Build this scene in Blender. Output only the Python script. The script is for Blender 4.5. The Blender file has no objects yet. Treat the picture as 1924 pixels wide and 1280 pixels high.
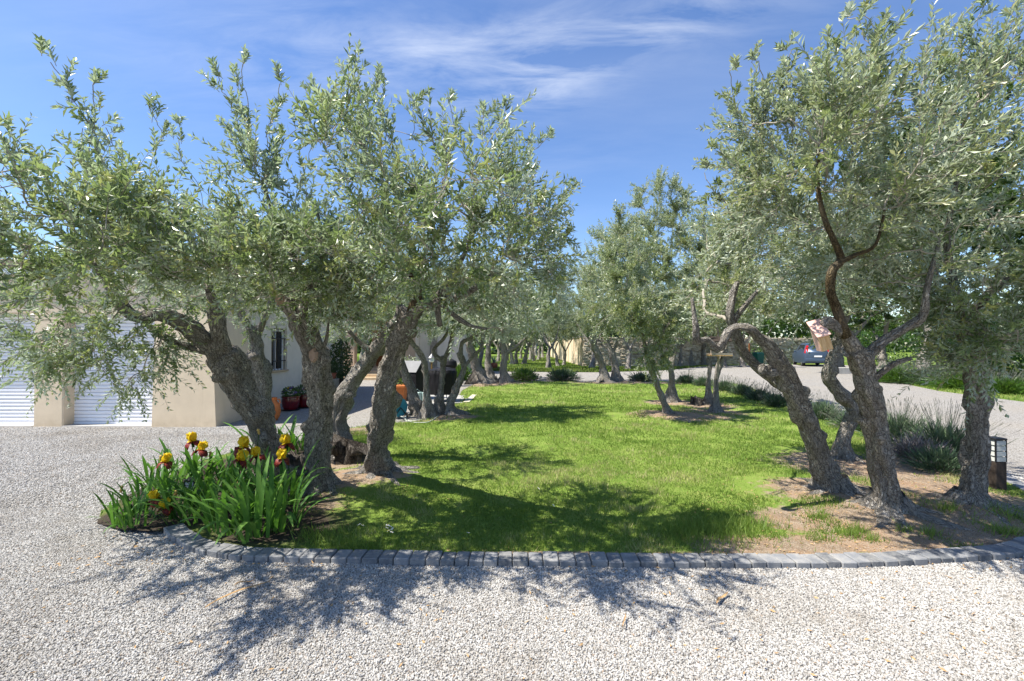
import bpy, bmesh, math, random
import numpy as np
from mathutils import Vector, Matrix
R = math.radians
scene = bpy.context.scene
col = scene.collection
rnd = random.Random(7)
# ------------------------------------------------------------------ camera, sky, sun, exposure
CAM_H, FPX, TILT = 1.65, 855.0, math.atan(8 / 855.0)
cam_d = bpy.data.cameras.new('camera'); cam = bpy.data.objects.new('camera', cam_d); col.objects.link(cam)
cam_d.sensor_width = 36; cam_d.lens = FPX / 1924 * 36; cam_d.clip_end = 2000; cam_d.clip_start = .05
cam.location = (0, 0, CAM_H); cam.rotation_euler = (R(90) + TILT, 0, 0)
scene.camera = cam
SUN_EL, SUN_AZ = R(59), R(15)                       # azimuth: degrees from -X towards -Y
to_sun = Vector((-math.cos(SUN_EL) * math.cos(SUN_AZ), -math.cos(SUN_EL) * math.sin(SUN_AZ), math.sin(SUN_EL)))
world = bpy.data.worlds.new('World'); scene.world = world; world.use_nodes = True
wt = world.node_tree; wt.nodes.clear()
def wn(t, **k):
    n = wt.nodes.new(t)
    for a, b in k.items(): setattr(n, a, b)
    return n
w_out = wn('ShaderNodeOutputWorld'); w_bg = wn('ShaderNodeBackground'); w_bg.inputs['Strength'].default_value = .15
sky = wn('ShaderNodeTexSky', sky_type='NISHITA', sun_disc=False, sun_elevation=SUN_EL,
         sun_rotation=math.atan2(to_sun.x, to_sun.y), altitude=200, air_density=1.0, dust_density=.35, ozone_density=3.2)
tc = wn('ShaderNodeTexCoord'); sep = wn('ShaderNodeSeparateXYZ'); wt.links.new(tc.outputs['Generated'], sep.inputs[0])
zz = wn('ShaderNodeMath', operation='MAXIMUM'); zz.inputs[1].default_value = .02; wt.links.new(sep.outputs['Z'], zz.inputs[0])
zp = wn('ShaderNodeMath', operation='ADD'); zp.inputs[1].default_value = .12; wt.links.new(zz.outputs[0], zp.inputs[0])
dx = wn('ShaderNodeMath', operation='DIVIDE'); wt.links.new(sep.outputs['X'], dx.inputs[0]); wt.links.new(zp.outputs[0], dx.inputs[1])
dy = wn('ShaderNodeMath', operation='DIVIDE'); wt.links.new(sep.outputs['Y'], dy.inputs[0]); wt.links.new(zp.outputs[0], dy.inputs[1])
cmb = wn('ShaderNodeCombineXYZ'); wt.links.new(dx.outputs[0], cmb.inputs[0]); wt.links.new(dy.outputs[0], cmb.inputs[1])
mp = wn('ShaderNodeMapping'); mp.inputs['Rotation'].default_value = (0, 0, R(-14)); mp.inputs['Scale'].default_value = (.55, 1.5, 1); mp.inputs['Location'].default_value = (.35, .9, 0)
wt.links.new(cmb.outputs[0], mp.inputs[0])
n1 = wn('ShaderNodeTexNoise'); n1.inputs['Scale'].default_value = 1.1; n1.inputs['Detail'].default_value = 9; n1.inputs['Roughness'].default_value = .62; n1.inputs['Distortion'].default_value = .9
wt.links.new(mp.outputs[0], n1.inputs['Vector'])
n2 = wn('ShaderNodeTexNoise'); n2.inputs['Scale'].default_value = .75; n2.inputs['Detail'].default_value = 2
wt.links.new(cmb.outputs[0], n2.inputs['Vector'])
r1 = wn('ShaderNodeMapRange', clamp=True); r1.inputs[1].default_value = .40; r1.inputs[2].default_value = .80; wt.links.new(n1.outputs['Fac'], r1.inputs[0])
r2 = wn('ShaderNodeMapRange', clamp=True); r2.inputs[1].default_value = .38; r2.inputs[2].default_value = .62; wt.links.new(n2.outputs['Fac'], r2.inputs[0])
mu = wn('ShaderNodeMath', operation='MULTIPLY'); wt.links.new(r1.outputs[0], mu.inputs[0]); wt.links.new(r2.outputs[0], mu.inputs[1])
mu2 = wn('ShaderNodeMath', operation='MULTIPLY'); mu2.inputs[1].default_value = .13; wt.links.new(mu.outputs[0], mu2.inputs[0])
hs = wn('ShaderNodeHueSaturation'); hs.inputs['Saturation'].default_value = 1.12; hs.inputs['Hue'].default_value = .507; hs.inputs['Value'].default_value = .74
wt.links.new(sky.outputs[0], hs.inputs['Color'])
def wisp(px, py, az_w, el_w, rot, amount):
    u = Vector(((px - 962) / FPX, 1, (640 - py) / FPX + math.tan(TILT))).normalized()
    tx = Vector((u.y, -u.x, 0)).normalized(); tz = tx.cross(u); c_, s_ = math.cos(rot), math.sin(rot); ex = tx * c_ + tz * s_; ez = tz * c_ - tx * s_
    def dot(v):
        d = wn('ShaderNodeVectorMath', operation='DOT_PRODUCT'); d.inputs[1].default_value = v; wt.links.new(wv_.outputs[0], d.inputs[0]); return d.outputs['Value']
    def m_(op, a, b):
        x = wn('ShaderNodeMath', operation=op)
        for i, q in enumerate((a, b)):
            if hasattr(q, 'is_output'): wt.links.new(q, x.inputs[i])
            else: x.inputs[i].default_value = q
        return x.outputs[0]
    fx = m_('POWER', m_('ABSOLUTE', m_('DIVIDE', dot(ex), az_w), 0), 2.0); fz = m_('POWER', m_('ABSOLUTE', m_('DIVIDE', dot(ez), el_w), 0), 2.0)
    dsq = m_('ADD', fx, fz); off_ = m_('GREATER_THAN', dot(u), .2)
    g = m_('MULTIPLY', m_('EXPONENT', m_("MULTIPLY", dsq, -1.0), 0), off_)
    return m_('MULTIPLY', m_('MULTIPLY', g, n3r.outputs[0]), amount)
n3 = wn('ShaderNodeTexNoise'); n3.inputs['Scale'].default_value = 3.2; n3.inputs['Detail'].default_value = 9; n3.inputs['Roughness'].default_value = .62; n3.inputs['Distortion'].default_value = .5
m3 = wn('ShaderNodeMapping'); m3.inputs['Rotation'].default_value = (0, 0, R(24)); m3.inputs['Scale'].default_value = (.8, 2.4, 1); wt.links.new(cmb.outputs[0], m3.inputs[0]); wt.links.new(m3.outputs[0], n3.inputs['Vector'])
n3r = wn('ShaderNodeMapRange', clamp=True); n3r.inputs[1].default_value = .36; n3r.inputs[2].default_value = .74; wt.links.new(n3.outputs['Fac'], n3r.inputs[0])
wv_ = wn('ShaderNodeVectorMath', operation='ADD'); nd_ = wn('ShaderNodeVectorMath', operation='SCALE'); nd_.inputs['Scale'].default_value = .10; nsub = wn('ShaderNodeVectorMath', operation='SUBTRACT'); nsub.inputs[1].default_value = (.5, .5, .5)
wt.links.new(n3.outputs['Color'], nsub.inputs[0]); wt.links.new(nsub.outputs[0], nd_.inputs[0]); wt.links.new(tc.outputs['Generated'], wv_.inputs[0]); wt.links.new(nd_.outputs[0], wv_.inputs[1])
acc_ = mu2.outputs[0]
for args in ((985, 165, .15, .04, .12, .50), (1010, 75, .40, .05, .10, .36), (620, 60, .30, .07, .2, .24), (1230, 50, .2, .05, .2, .24)):
    ad = wn('ShaderNodeMath', operation='ADD', use_clamp=True); wt.links.new(acc_, ad.inputs[0]); wt.links.new(wisp(*args), ad.inputs[1]); acc_ = ad.outputs[0]
cm = wn('ShaderNodeMixRGB'); cm.inputs[2].default_value = (3.9, 4.1, 4.4, 1)
wt.links.new(acc_, cm.inputs[0]); wt.links.new(hs.outputs[0], cm.inputs[1])
wt.links.new(cm.outputs[0], w_bg.inputs['Color']); wt.links.new(w_bg.outputs[0], w_out.inputs['Surface'])
sun_d = bpy.data.lights.new('sun', 'SUN'); sun_d.energy = 5.0; sun_d.angle = R(.5); sun_d.color = (1, .95, .86)
sun = bpy.data.objects.new('sun', sun_d); col.objects.link(sun)
sun.rotation_euler = to_sun.to_track_quat('Z', 'Y').to_euler()
vs = scene.view_settings; vs.view_transform = 'Standard'; vs.look = 'None'; vs.gamma = 1; vs.use_curve_mapping = False; vs.exposure = .98
scene.cycles.max_bounces = 8; scene.cycles.transparent_max_bounces = 4

# ------------------------------------------------------------------ geometry helpers
ST, CT = math.sin(TILT), math.cos(TILT)
def P(px, py, Y):
    u = (px - 962) / FPX; v = -(py - 640) / FPX
    s = Y / (CT - v * ST)
    return np.array((s * u, Y, CAM_H + s * (ST + v * CT)))
def G(px, py, z=0.0):
    u = (px - 962) / FPX; v = -(py - 640) / FPX
    s = (z - CAM_H) / (ST + v * CT)
    return np.array((s * u, s * (CT - v * ST), z))
def nrm(v): return v / np.maximum(np.linalg.norm(v, axis=-1, keepdims=True), 1e-9)
def _h(ix, iy, iz):
    h = (ix * 374761393 + iy * 668265263 + iz * 2147483647 * 13 + 12345) & 0xffffffff
    h = ((h ^ (h >> 13)) * 1274126177) & 0xffffffff
    return ((h ^ (h >> 16)) & 0xffff) / 65535.0
def vnoise(p):
    p = np.asarray(p, float); i = np.floor(p).astype(np.int64); f = p - i; f = f * f * (3 - 2 * f)
    o = 0
    for a in (0, 1):
        for b in (0, 1):
            for c in (0, 1):
                w = (f[..., 0] if a else 1 - f[..., 0]) * (f[..., 1] if b else 1 - f[..., 1]) * (f[..., 2] if c else 1 - f[..., 2])
                o = o + w * _h(i[..., 0] + a, i[..., 1] + b, i[..., 2] + c)
    return o * 2 - 1
def fbm(p, n=3):
    p = np.asarray(p, float); o = 0; a = 1
    for k in range(n): o = o + a * vnoise(p * 2 ** k + 17.3 * k); a *= .5
    return o
def tag(o, label=None, cat=None, group=None, kind=None):
    if label: o['label'] = label
    if cat: o['category'] = cat
    if group: o['group'] = group
    if kind: o['kind'] = kind
    return o
def empty(name, loc=(0, 0, 0), rz=0):
    o = bpy.data.objects.new(name, None); col.objects.link(o); o.location = tuple(loc); o.rotation_euler = (0, 0, rz); o.empty_display_size = .1
    return o
def link(name, me, parent=None, loc=None, rot=None, scale=None):
    o = bpy.data.objects.new(name, me); col.objects.link(o)
    if parent is not None: o.parent = parent
    if loc is not None: o.location = tuple(loc)
    if rot is not None: o.rotation_euler = rot
    if scale is not None: o.scale = scale if hasattr(scale, '__len__') else (scale,) * 3
    return o
def npmesh(name, V, faces, mat, smooth=False, fattr=None, vattr=None, vvec=None):
    me = bpy.data.meshes.new(name); V = np.asarray(V, np.float32)
    me.vertices.add(len(V)); me.vertices.foreach_set('co', V.ravel())
    fl = [np.asarray(f, np.int32) for f in (faces if isinstance(faces, list) else [faces]) if len(f)]
    loops = np.concatenate([f.ravel() for f in fl]); tot = np.concatenate([np.full(len(f), f.shape[1], np.int32) for f in fl])
    me.loops.add(len(loops)); me.loops.foreach_set('vertex_index', loops)
    me.polygons.add(len(tot)); me.polygons.foreach_set('loop_start', (np.cumsum(tot) - tot).astype(np.int32))
    me.update(calc_edges=True)
    me.polygons.foreach_set('use_smooth', np.full(len(tot), smooth, bool))
    for dom, dd in (('FACE', fattr), ('POINT', vattr)):
        for k, v in (dd or {}).items():
            me.attributes.new(k, 'FLOAT', dom).data.foreach_set('value', np.asarray(v, np.float32).ravel())
    for k, v in (vvec or {}).items():
        me.attributes.new(k, 'FLOAT_VECTOR', 'POINT').data.foreach_set('vector', np.asarray(v, np.float32).ravel())
    if mat: me.materials.append(mat)
    me.update()
    return me
class MB:
    """collects shapes in one bmesh"""
    def __init__(s): s.bm = bmesh.new()
    def box(s, c, d, rot=None, bev=0):
        M = Matrix.Translation(Vector([float(q) for q in c])) @ ((rot.to_4x4() if rot is not None else Matrix.Identity(4))) @ Matrix.Diagonal((*d, 1))
        r = bmesh.ops.create_cube(s.bm, size=1, matrix=M)
        if bev:
            es = list({e for v in r['verts'] for e in v.link_edges})
            bmesh.ops.bevel(s.bm, geom=es, offset=bev, segments=1, affect='EDGES', profile=.5)
        return s
    def lathe(s, prof, c=(0, 0, 0), n=20, rot=None):
        M = rot.to_3x3() if rot is not None else None
        rings = []
        for r, z in prof:
            ring = []
            for k in range(n):
                v = Vector((r * math.cos(2 * math.pi * k / n), r * math.sin(2 * math.pi * k / n), z))
                if M: v = M @ v
                ring.append(s.bm.verts.new(v + Vector([float(q) for q in c])))
            rings.append(ring)
        for a, b in zip(rings, rings[1:]):
            for k in range(n): s.bm.faces.new((a[k], a[(k + 1) % n], b[(k + 1) % n], b[k]))
        s.bm.faces.new(rings[0][::-1]); s.bm.faces.new(rings[-1])
        return s
    def tube(s, pts, r, n=8):
        pts = [Vector([float(q) for q in p]) for p in pts]; rings = []
        rs = r if hasattr(r, '__len__') else [r] * len(pts)
        up = None
        for i, p in enumerate(pts):
            t = (pts[min(i + 1, len(pts) - 1)] - pts[max(i - 1, 0)]).normalized()
            if up is None: up = t.orthogonal().normalized()
            up = (up - t * up.dot(t)).normalized(); w = t.cross(up)
            rings.append([s.bm.verts.new(p + (up * math.cos(2 * math.pi * k / n) + w * math.sin(2 * math.pi * k / n)) * rs[i]) for k in range(n)])
        for a, b in zip(rings, rings[1:]):
            for k in range(n): s.bm.faces.new((a[k], a[(k + 1) % n], b[(k + 1) % n], b[k]))
        s.bm.faces.new(rings[0][::-1]); s.bm.faces.new(rings[-1])
        return s
    def prism(s, poly, axis, lo, hi):
        """extrude a 2D polygon along axis 0/1/2"""
        def v(p, t):
            q = list(p); q.insert(axis, t); return s.bm.verts.new([float(e) for e in q])
        A = [v(p, lo) for p in poly]; B = [v(p, hi) for p in poly]; n = len(poly)
        s.bm.faces.new(A[::-1]); s.bm.faces.new(B)
        for k in range(n): s.bm.faces.new((A[k], A[(k + 1) % n], B[(k + 1) % n], B[k]))
        return s
    def hull(s, pts):
        vs_ = [s.bm.verts.new([float(e) for e in p]) for p in pts]
        bmesh.ops.convex_hull(s.bm, input=vs_); return s
    def mesh(s, name, mat, smooth=False):
        bmesh.ops.recalc_face_normals(s.bm, faces=s.bm.faces)
        me = bpy.data.meshes.new(name); s.bm.to_mesh(me); s.bm.free()
        if mat: me.materials.append(mat)
        if smooth:
            me.polygons.foreach_set('use_smooth', np.full(len(me.polygons), True, bool))
            me.set_sharp_from_angle(angle=R(38))
        return me
    def build(s, name, mat, parent=None, smooth=False, **k): return link(name, s.mesh(name, mat, smooth), parent, **k)

# ------------------------------------------------------------------ materials
class NT:
    def __init__(s, name):
        s.m = bpy.data.materials.new(name); s.m.use_nodes = True; s.t = s.m.node_tree
        s.b = s.t.nodes['Principled BSDF']; s.out = s.t.nodes['Material Output']
    def n(s, t, ins=None, **k):
        x = s.t.nodes.new(t)
        for a, b in k.items(): setattr(x, a, b)
        for a, b in (ins or {}).items():
            if hasattr(b, 'is_output'): s.t.links.new(b, x.inputs[a])
            else: x.inputs[a].default_value = b
        return x
    def l(s, a, b): s.t.links.new(a, b)
    def ramp(s, f, stops):
        x = s.n('ShaderNodeValToRGB', {0: f}); e = x.color_ramp.elements
        while len(e) < len(stops): e.new(.5)
        for q, (p, c) in zip(e, stops): q.position = p; q.color = (*c, 1)
        return x.outputs[0]
    def mix(s, f, a, b, bt='MIX'):
        x = s.n('ShaderNodeMixRGB', blend_type=bt)
        for i, v in enumerate((f, a, b)):
            if hasattr(v, 'is_output'): s.l(v, x.inputs[i])
            else: x.inputs[i].default_value = v if i == 0 else (*v, 1)
        return x.outputs[0]
    def noise(s, vec, sc, det=4, rough=.55, dist=0):
        return s.n('ShaderNodeTexNoise', {'Vector': vec, 'Scale': sc, 'Detail': det, 'Roughness': rough, 'Distortion': dist}).outputs['Fac']
    def vor(s, vec, sc, feat='F1', rand=1.0):
        return s.n('ShaderNodeTexVoronoi', {'Vector': vec, 'Scale': sc, 'Randomness': rand}, feature=feat)
    def math(s, op, a, b=0.0):
        x = s.n('ShaderNodeMath', operation=op)
        for i, v in enumerate((a, b)):
            if hasattr(v, 'is_output'): s.l(v, x.inputs[i])
            else: x.inputs[i].default_value = v
        return x.outputs[0]
    def rng(s, v, a, b, c=0.0, d=1.0):
        return s.n('ShaderNodeMapRange', {0: v, 1: a, 2: b, 3: c, 4: d}, clamp=True).outputs[0]
    def bump(s, h, st, dist, prev=None):
        i = {'Strength': st, 'Distance': dist, 'Height': h}
        if prev is not None: i['Normal'] = prev
        return s.n('ShaderNodeBump', i).outputs[0]
    def obj(s): return s.n('ShaderNodeTexCoord').outputs['Object']
    def pos(s): return s.n('ShaderNodeNewGeometry').outputs['Position']
    def attr(s, a): return s.n('ShaderNodeAttribute', attribute_name=a)
    def fin(s, c=None, rough=.6, bump=None, spec=.3, metal=0):
        if c is not None:
            if hasattr(c, 'is_output'): s.l(c, s.b.inputs['Base Color'])
            else: s.b.inputs['Base Color'].default_value = (*c, 1)
        if hasattr(rough, 'is_output'): s.l(rough, s.b.inputs['Roughness'])
        else: s.b.inputs['Roughness'].default_value = rough
        s.b.inputs['Specular IOR Level'].default_value = spec; s.b.inputs['Metallic'].default_value = metal
        if bump is not None: s.l(bump, s.b.inputs['Normal'])
        return s.m
def simple(name, c, rough=.6, spec=.3, metal=0, var=.18, sc=6, bump=.15):
    t = NT(name); v = t.obj(); n = t.noise(v, sc, 5, .6)
    cc = t.mix(t.rng(n, .3, .7), tuple(x * (1 - var) for x in c), tuple(min(1, x * (1 + var)) for x in c))
    fine = t.noise(v, sc * 14, 3)
    return t.fin(cc, rough, t.bump(fine, bump, .01), spec, metal)
def leafmat(name, stops, back, trans=.3, tcol=None, rough=.36, spec=.6):
    t = NT(name); a = t.attr('tint').outputs['Fac']
    front = t.ramp(a, stops)
    bf = t.n('ShaderNodeNewGeometry').outputs['Backfacing']
    c = t.mix(bf, front, back) if back else front
    t.fin(c, rough, None, spec)
    tr = t.n('ShaderNodeBsdfTranslucent', {'Color': t.mix(.55, c, tcol or (.16, .22, .03))})
    ms = t.n('ShaderNodeMixShader', {0: trans, 1: t.b.outputs[0], 2: tr.outputs[0]})
    t.l(ms.outputs[0], t.out.inputs['Surface'])
    return t.m
M = {}
OL = [(0, (.028, .046, .02)), (.4, (.12, .165, .068)), (.75, (.28, .34, .15)), (1, (.40, .36, .12))]
M['olive_leaf'] = leafmat('olive_leaf', OL, (.46, .52, .41), .42, (.27, .38, .09))
M['olive_leaf_pale'] = leafmat('olive_leaf_pale', [(0, (.04, .058, .025)), (.5, (.20, .25, .11)), (1, (.39, .38, .17))], (.48, .53, .40), .42, (.30, .39, .10))
M['oak_leaf'] = leafmat('oak_leaf', [(0, (.022, .045, .012)), (.6, (.05, .095, .02)), (1, (.11, .16, .03))], None, .25, (.10, .2, .02))
M['shrub_leaf'] = leafmat('shrub_leaf', [(0, (.03, .075, .012)), (.6, (.07, .15, .022)), (1, (.14, .23, .04))], None, .3, (.15, .28, .02))
M['grass_blade'] = leafmat('grass_blade', [(0, (.08, .135, .022)), (.4, (.155, .245, .04)), (.75, (.27, .34, .085)), (1, (.48, .43, .22))], None, .4, (.34, .47, .07), .5, .25)
M['iris_leaf'] = leafmat('iris_leaf', [(0, (.035, .095, .016)), (.5, (.075, .185, .03)), (1, (.16, .29, .055))], None, .3, (.15, .36, .025), .55, .25)
M['lavender_leaf'] = leafmat('lavender_leaf', [(0, (.035, .065, .035)), (.5, (.085, .14, .075)), (1, (.17, .22, .12))], None, .2, (.12, .2, .06), .7, .2)
M['lavender_spike'] = leafmat('lavender_spike', [(0, (.14, .15, .12)), (.6, (.20, .21, .16)), (1, (.26, .24, .22))], None, .2, (.2, .2, .15), .8, .1)
M['dry_shrub'] = leafmat('dry_shrub', [(0, (.12, .10, .095)), (.5, (.24, .21, .20)), (1, (.36, .33, .31))], None, .15, (.25, .22, .18), .8, .1)
def bark(name, dark, mid, light, moss=.0):
    t = NT(name); a = t.attr('bark').outputs['Vector']
    nz = t.n('ShaderNodeTexNoise', {'Vector': a, 'Scale': 16, 'Detail': 3}).outputs['Color']
    wv = t.mix(.035, a, nz, 'LINEAR_LIGHT')
    mpn = t.n('ShaderNodeMapping', {'Vector': wv, 'Scale': (1, 1, .24)}).outputs[0]
    v = t.vor(mpn, 42, 'DISTANCE_TO_EDGE').outputs['Distance']
    rid = t.math('ABSOLUTE', t.math('SUBTRACT', t.noise(mpn, 30, 5, .65, .5), .5))
    wob = t.noise(mpn, 13, 6, .68, .8); fine = t.noise(a, 110, 4, .65)
    crack = t.math('MULTIPLY', t.rng(v, 0, .16), t.rng(rid, 0, .10, .25, 1))
    hgt = t.math('ADD', t.math('MULTIPLY', crack, .8), t.math('ADD', t.math('MULTIPLY', wob, 1.1), t.math('MULTIPLY', fine, .3)))
    c = t.ramp(t.math('ADD', t.math('MULTIPLY', wob, .8), t.math('MULTIPLY', fine, .3)), [(.34, dark), (.5, mid), (.66, light)])
    c = t.mix(t.rng(crack, .02, .5, .85, 0), c, tuple(x * .22 for x in dark))
    big = t.noise(t.pos(), 2.6, 3)
    c = t.mix(t.rng(big, .5, .72, 0, .55), c, (.34, .31, .27))
    c = t.mix(t.rng(t.noise(t.pos(), 5.5, 4), .6, .72, 0, .5), c, (.10, .075, .045))
    return t.fin(c, .9, t.bump(hgt, 1.0, .05), .10)
M['bark'] = bark('bark', (.27, .235, .195), (.52, .47, .405), (.72, .67, .60))
M['bark_brown'] = bark('bark_brown', (.10, .068, .035), (.20, .145, .075), (.30, .235, .13))
M['dead_wood'] = bark('dead_wood', (.03, .024, .02), (.085, .068, .055), (.26, .23, .2))
t = NT('cut_wood'); M['cut_wood'] = t.fin(t.mix(t.noise(t.obj(), 30, 4), (.20, .13, .09), (.36, .27, .21)), .85, None, .1)
t = NT('twig'); M['twig'] = t.fin(t.mix(t.noise(t.pos(), 9, 3), (.22, .195, .155), (.40, .365, .30)), .85, None, .1)
# gravel
def gravelmat():
    t = NT('gravel'); p = t.pos()
    big = t.noise(p, .55, 5, .6); v = t.vor(p, 62); v2 = t.vor(p, 150)
    cell = t.n('ShaderNodeSeparateColor', {0: v.outputs['Color']}).outputs[0]
    c = t.ramp(cell, [(0, (.19, .178, .158)), (.35, (.32, .30, .272)), (.8, (.41, .39, .36)), (1, (.50, .48, .45))])
    edge = t.rng(v.outputs['Distance'], .45, .75, 0, .6)
    c = t.mix(edge, c, (.10, .09, .078))
    c = t.mix(t.rng(big, .42, .65, 0, .30), c, (.33, .29, .235))
    h = t.math('SUBTRACT', 1.0, v.outputs['Distance']); h2 = t.math('SUBTRACT', 1.0, v2.outputs['Distance'])
    return t.fin(c, .9, t.bump(h2, .35, .006, t.bump(h, 1.0, .014)), .15)
M['gravel'] = gravelmat()
t = NT('pebble'); oi = t.n('ShaderNodeObjectInfo').outputs['Random']
pp = t.pos(); patch = t.math('ADD', t.rng(t.noise(pp, .8, 5, .6), .48, .68, 0, .5), t.rng(t.noise(pp, 3.5, 4, .6), .56, .7, 0, .35))
c = t.ramp(oi, [(0, (.20, .19, .172)), (.2, (.34, .325, .30)), (.65, (.45, .436, .41)), (.95, (.56, .55, .525)), (1, (.32, .22, .14))])
M['pebble'] = t.fin(t.mix(t.rng(t.noise(t.pos(), 260, 2), .3, .7, 0, .3), c, (.33, .30, .265)), .85, None, .2); t.l(t.mix(patch, t.mix(t.rng(t.noise(pp, 260, 2), .3, .7, 0, .3), c, (.33, .30, .265)), (.235, .205, .165)), t.b.inputs['Base Color'])
def lawnmat():
    t = NT('lawn'); p = t.pos(); soil = t.attr('soil').outputs['Fac']; bed = t.attr('bed').outputs['Fac']
    n = t.noise(p, 1.3, 5, .6); f = t.noise(p, 55, 4, .7); m = t.noise(p, 9, 5, .65)
    g = t.ramp(t.math('ADD', t.math('MULTIPLY', n, .55), t.math('MULTIPLY', f, .45)), [(.3, (.07, .13, .02)), (.5, (.17, .25, .045)), (.68, (.30, .33, .10))])
    g = t.mix(t.rng(m, .56, .72, 0, .55), g, (.30, .26, .11))
    s_ = t.ramp(t.math('ADD', t.math('MULTIPLY', m, .5), t.math('MULTIPLY', f, .5)), [(.3, (.11, .078, .05)), (.5, (.27, .20, .135)), (.7, (.42, .34, .25))])
    s_ = t.mix(t.rng(t.noise(p, 3.2, 4), .45, .6, 0, .5), s_, (.34, .21, .125))
    s_ = t.mix(t.rng(t.noise(p, 120, 2), .58, .66, 0, .7), s_, (.55, .5, .43))
    k = t.rng(t.math('ADD', soil, t.math('MULTIPLY', t.math('SUBTRACT', m, .5), 1.1)), .38, .62)
    c = t.mix(k, g, s_)
    c = t.mix(t.rng(bed, .3, .7), c, t.mix(f, (.02, .016, .012), (.10, .08, .06)))
    return t.fin(c, .95, t.bump(f, .8, .03), .08)
M['lawn'] = lawnmat()
t = NT('field'); p = t.pos()
c = t.ramp(t.math('ADD', t.math('MULTIPLY', t.noise(p, .35, 5), .5), t.math('MULTIPLY', t.noise(p, 14, 5, .7), .5)), [(.32, (.055, .105, .015)), (.5, (.12, .185, .03)), (.66, (.23, .24, .08)), (.8, (.30, .25, .14))])
M['field'] = t.fin(c, .95, t.bump(t.noise(p, 40, 3), .8, .05), .08)
t = NT('kerb_stone'); p = t.pos(); oi = t.n('ShaderNodeObjectInfo').outputs['Random']
c = t.mix(oi, (.10, .106, .115), (.23, .235, .245)); c = t.mix(t.rng(t.noise(p, 11, 6, .72), .42, .66, 0, .7), c, (.36, .345, .32)); c = t.mix(t.rng(t.noise(p, 160, 2), .6, .7, 0, .6), c, (.06, .062, .068))
M['kerb_stone'] = t.fin(c, .8, t.bump(t.noise(p, 220, 3), .5, .004), .25)
def render_wall(name, c0, stain):
    t = NT(name); p = t.pos(); n = t.noise(p, 1.6, 6, .65); z = t.n('ShaderNodeSeparateXYZ', {0: p}).outputs['Z']
    c = t.mix(t.rng(n, .35, .7), c0, tuple(x * .86 for x in c0))
    streak = t.noise(t.n('ShaderNodeMapping', {'Vector': p, 'Scale': (4, 4, .35)}).outputs[0], 2.2, 5, .6)
    c = t.mix(t.rng(streak, .55, .8, 0, .25), c, stain)
    splash = t.math('MULTIPLY', t.rng(z, .02, .28, 1, 0), t.rng(t.noise(p, 7, 4), .35, .65, .2, .9))
    c = t.mix(t.math('MULTIPLY', splash, .5), c, stain)
    return t.fin(c, .92, t.bump(t.noise(p, 130, 4, .7), .45, .006), .1)
M['beige_render'] = render_wall('beige_render', (.72, .595, .43), (.44, .34, .22))
M['pale_render'] = render_wall('pale_render', (.80, .725, .60), (.45, .40, .32))
M['peach_render'] = render_wall('peach_render', (.60, .44, .31), (.42, .28, .18))
M['white_metal'] = simple('white_metal', (.80, .81, .84), .38, .4, 0, .03, 2, .02)
M['grey_metal'] = simple('grey_metal', (.16, .16, .165), .45, .4, .5, .1)
M['dark_metal'] = simple('dark_metal', (.02, .02, .022), .5, .4, .3, .2)
t = NT('window_pane'); M['window_pane'] = t.fin((.015, .018, .022), .06, None, .6)
M['roof_tile'] = simple('roof_tile', (.36, .27, .20), .85, .15, 0, .4, 3, .3)
M['step_stone'] = simple('step_stone', (.52, .40, .26), .85, .15, 0, .12, 5, .2)
M['wood_stain'] = simple('wood_stain', (.22, .085, .03), .7, .2, 0, .3, 8, .2)
M['concrete'] = simple('concrete', (.36, .35, .33), .9, .1, 0, .15, 5, .3)
M['red_glaze'] = simple('red_glaze', (.12, .007, .012), .16, .6, 0, .35, 4, .02)
M['terracotta'] = simple('terracotta', (.52, .17, .055), .8, .2, 0, .22, 7, .15)
M['terracotta_dark'] = simple('terracotta_dark', (.28, .10, .06), .8, .2, 0, .3, 7, .15)
M['black_cover'] = simple('black_cover', (.010, .010, .012), .6, .2, 0, .3, 5, .25)
M['grey_cover'] = simple('grey_cover', (.10, .105, .115), .5, .4, 0, .2, 5, .25)
M['teal_plastic'] = simple('teal_plastic', (.035, .25, .33), .4, .4, 0, .12, 6, .03)
M['pale_zinc'] = simple('pale_zinc', (.32, .43, .42), .5, .4, .2, .15, 10, .05)
M['hose_rubber'] = simple('hose_rubber', (.45, .47, .40), .55, .3, 0, .1, 10, .05)
M['green_plastic'] = simple('green_plastic', (.012, .12, .085), .42, .4, 0, .15, 5, .04)
M['brass'] = simple('brass', (.30, .18, .06), .45, .5, .6, .2, 9, .05)
t = NT('lantern_glass'); M['lantern_glass'] = t.fin((.62, .66, .62), .2, None, .5)
M['louvre'] = simple('louvre', (.42, .43, .40), .5, .4, 0, .15, 12, .1)
t = NT('post_wood'); p = t.n('ShaderNodeMapping', {'Vector': t.obj(), 'Scale': (9, 9, 1)}).outputs[0]
M['post_wood'] = t.fin(t.mix(t.noise(p, 5, 6, .7), (.018, .014, .012), (.075, .058, .048)), .85, t.bump(t.noise(p, 9, 4), .5, .01), .15)
t = NT('box_wood'); p = t.n('ShaderNodeMapping', {'Vector': t.obj(), 'Scale': (7, 7, .8)}).outputs[0]
M['box_wood'] = t.fin(t.ramp(t.noise(p, 7, 6, .7), [(.3, (.34, .19, .075)), (.5, (.54, .34, .16)), (.7, (.66, .49, .28))]), .8, t.bump(t.noise(p, 12, 4), .4, .008), .2)
M['pink_wood'] = simple('pink_wood', (.66, .42, .35), .75, .2, 0, .2, 10, .15)
M['grey_wood'] = simple('grey_wood', (.33, .29, .23), .85, .15, 0, .25, 9, .2)
t = NT('car_paint'); M['car_paint'] = t.fin(t.mix(t.noise(t.obj(), 2, 2), (.06, .095, .15), (.075, .11, .17)), .28, None, .5, .35)
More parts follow.
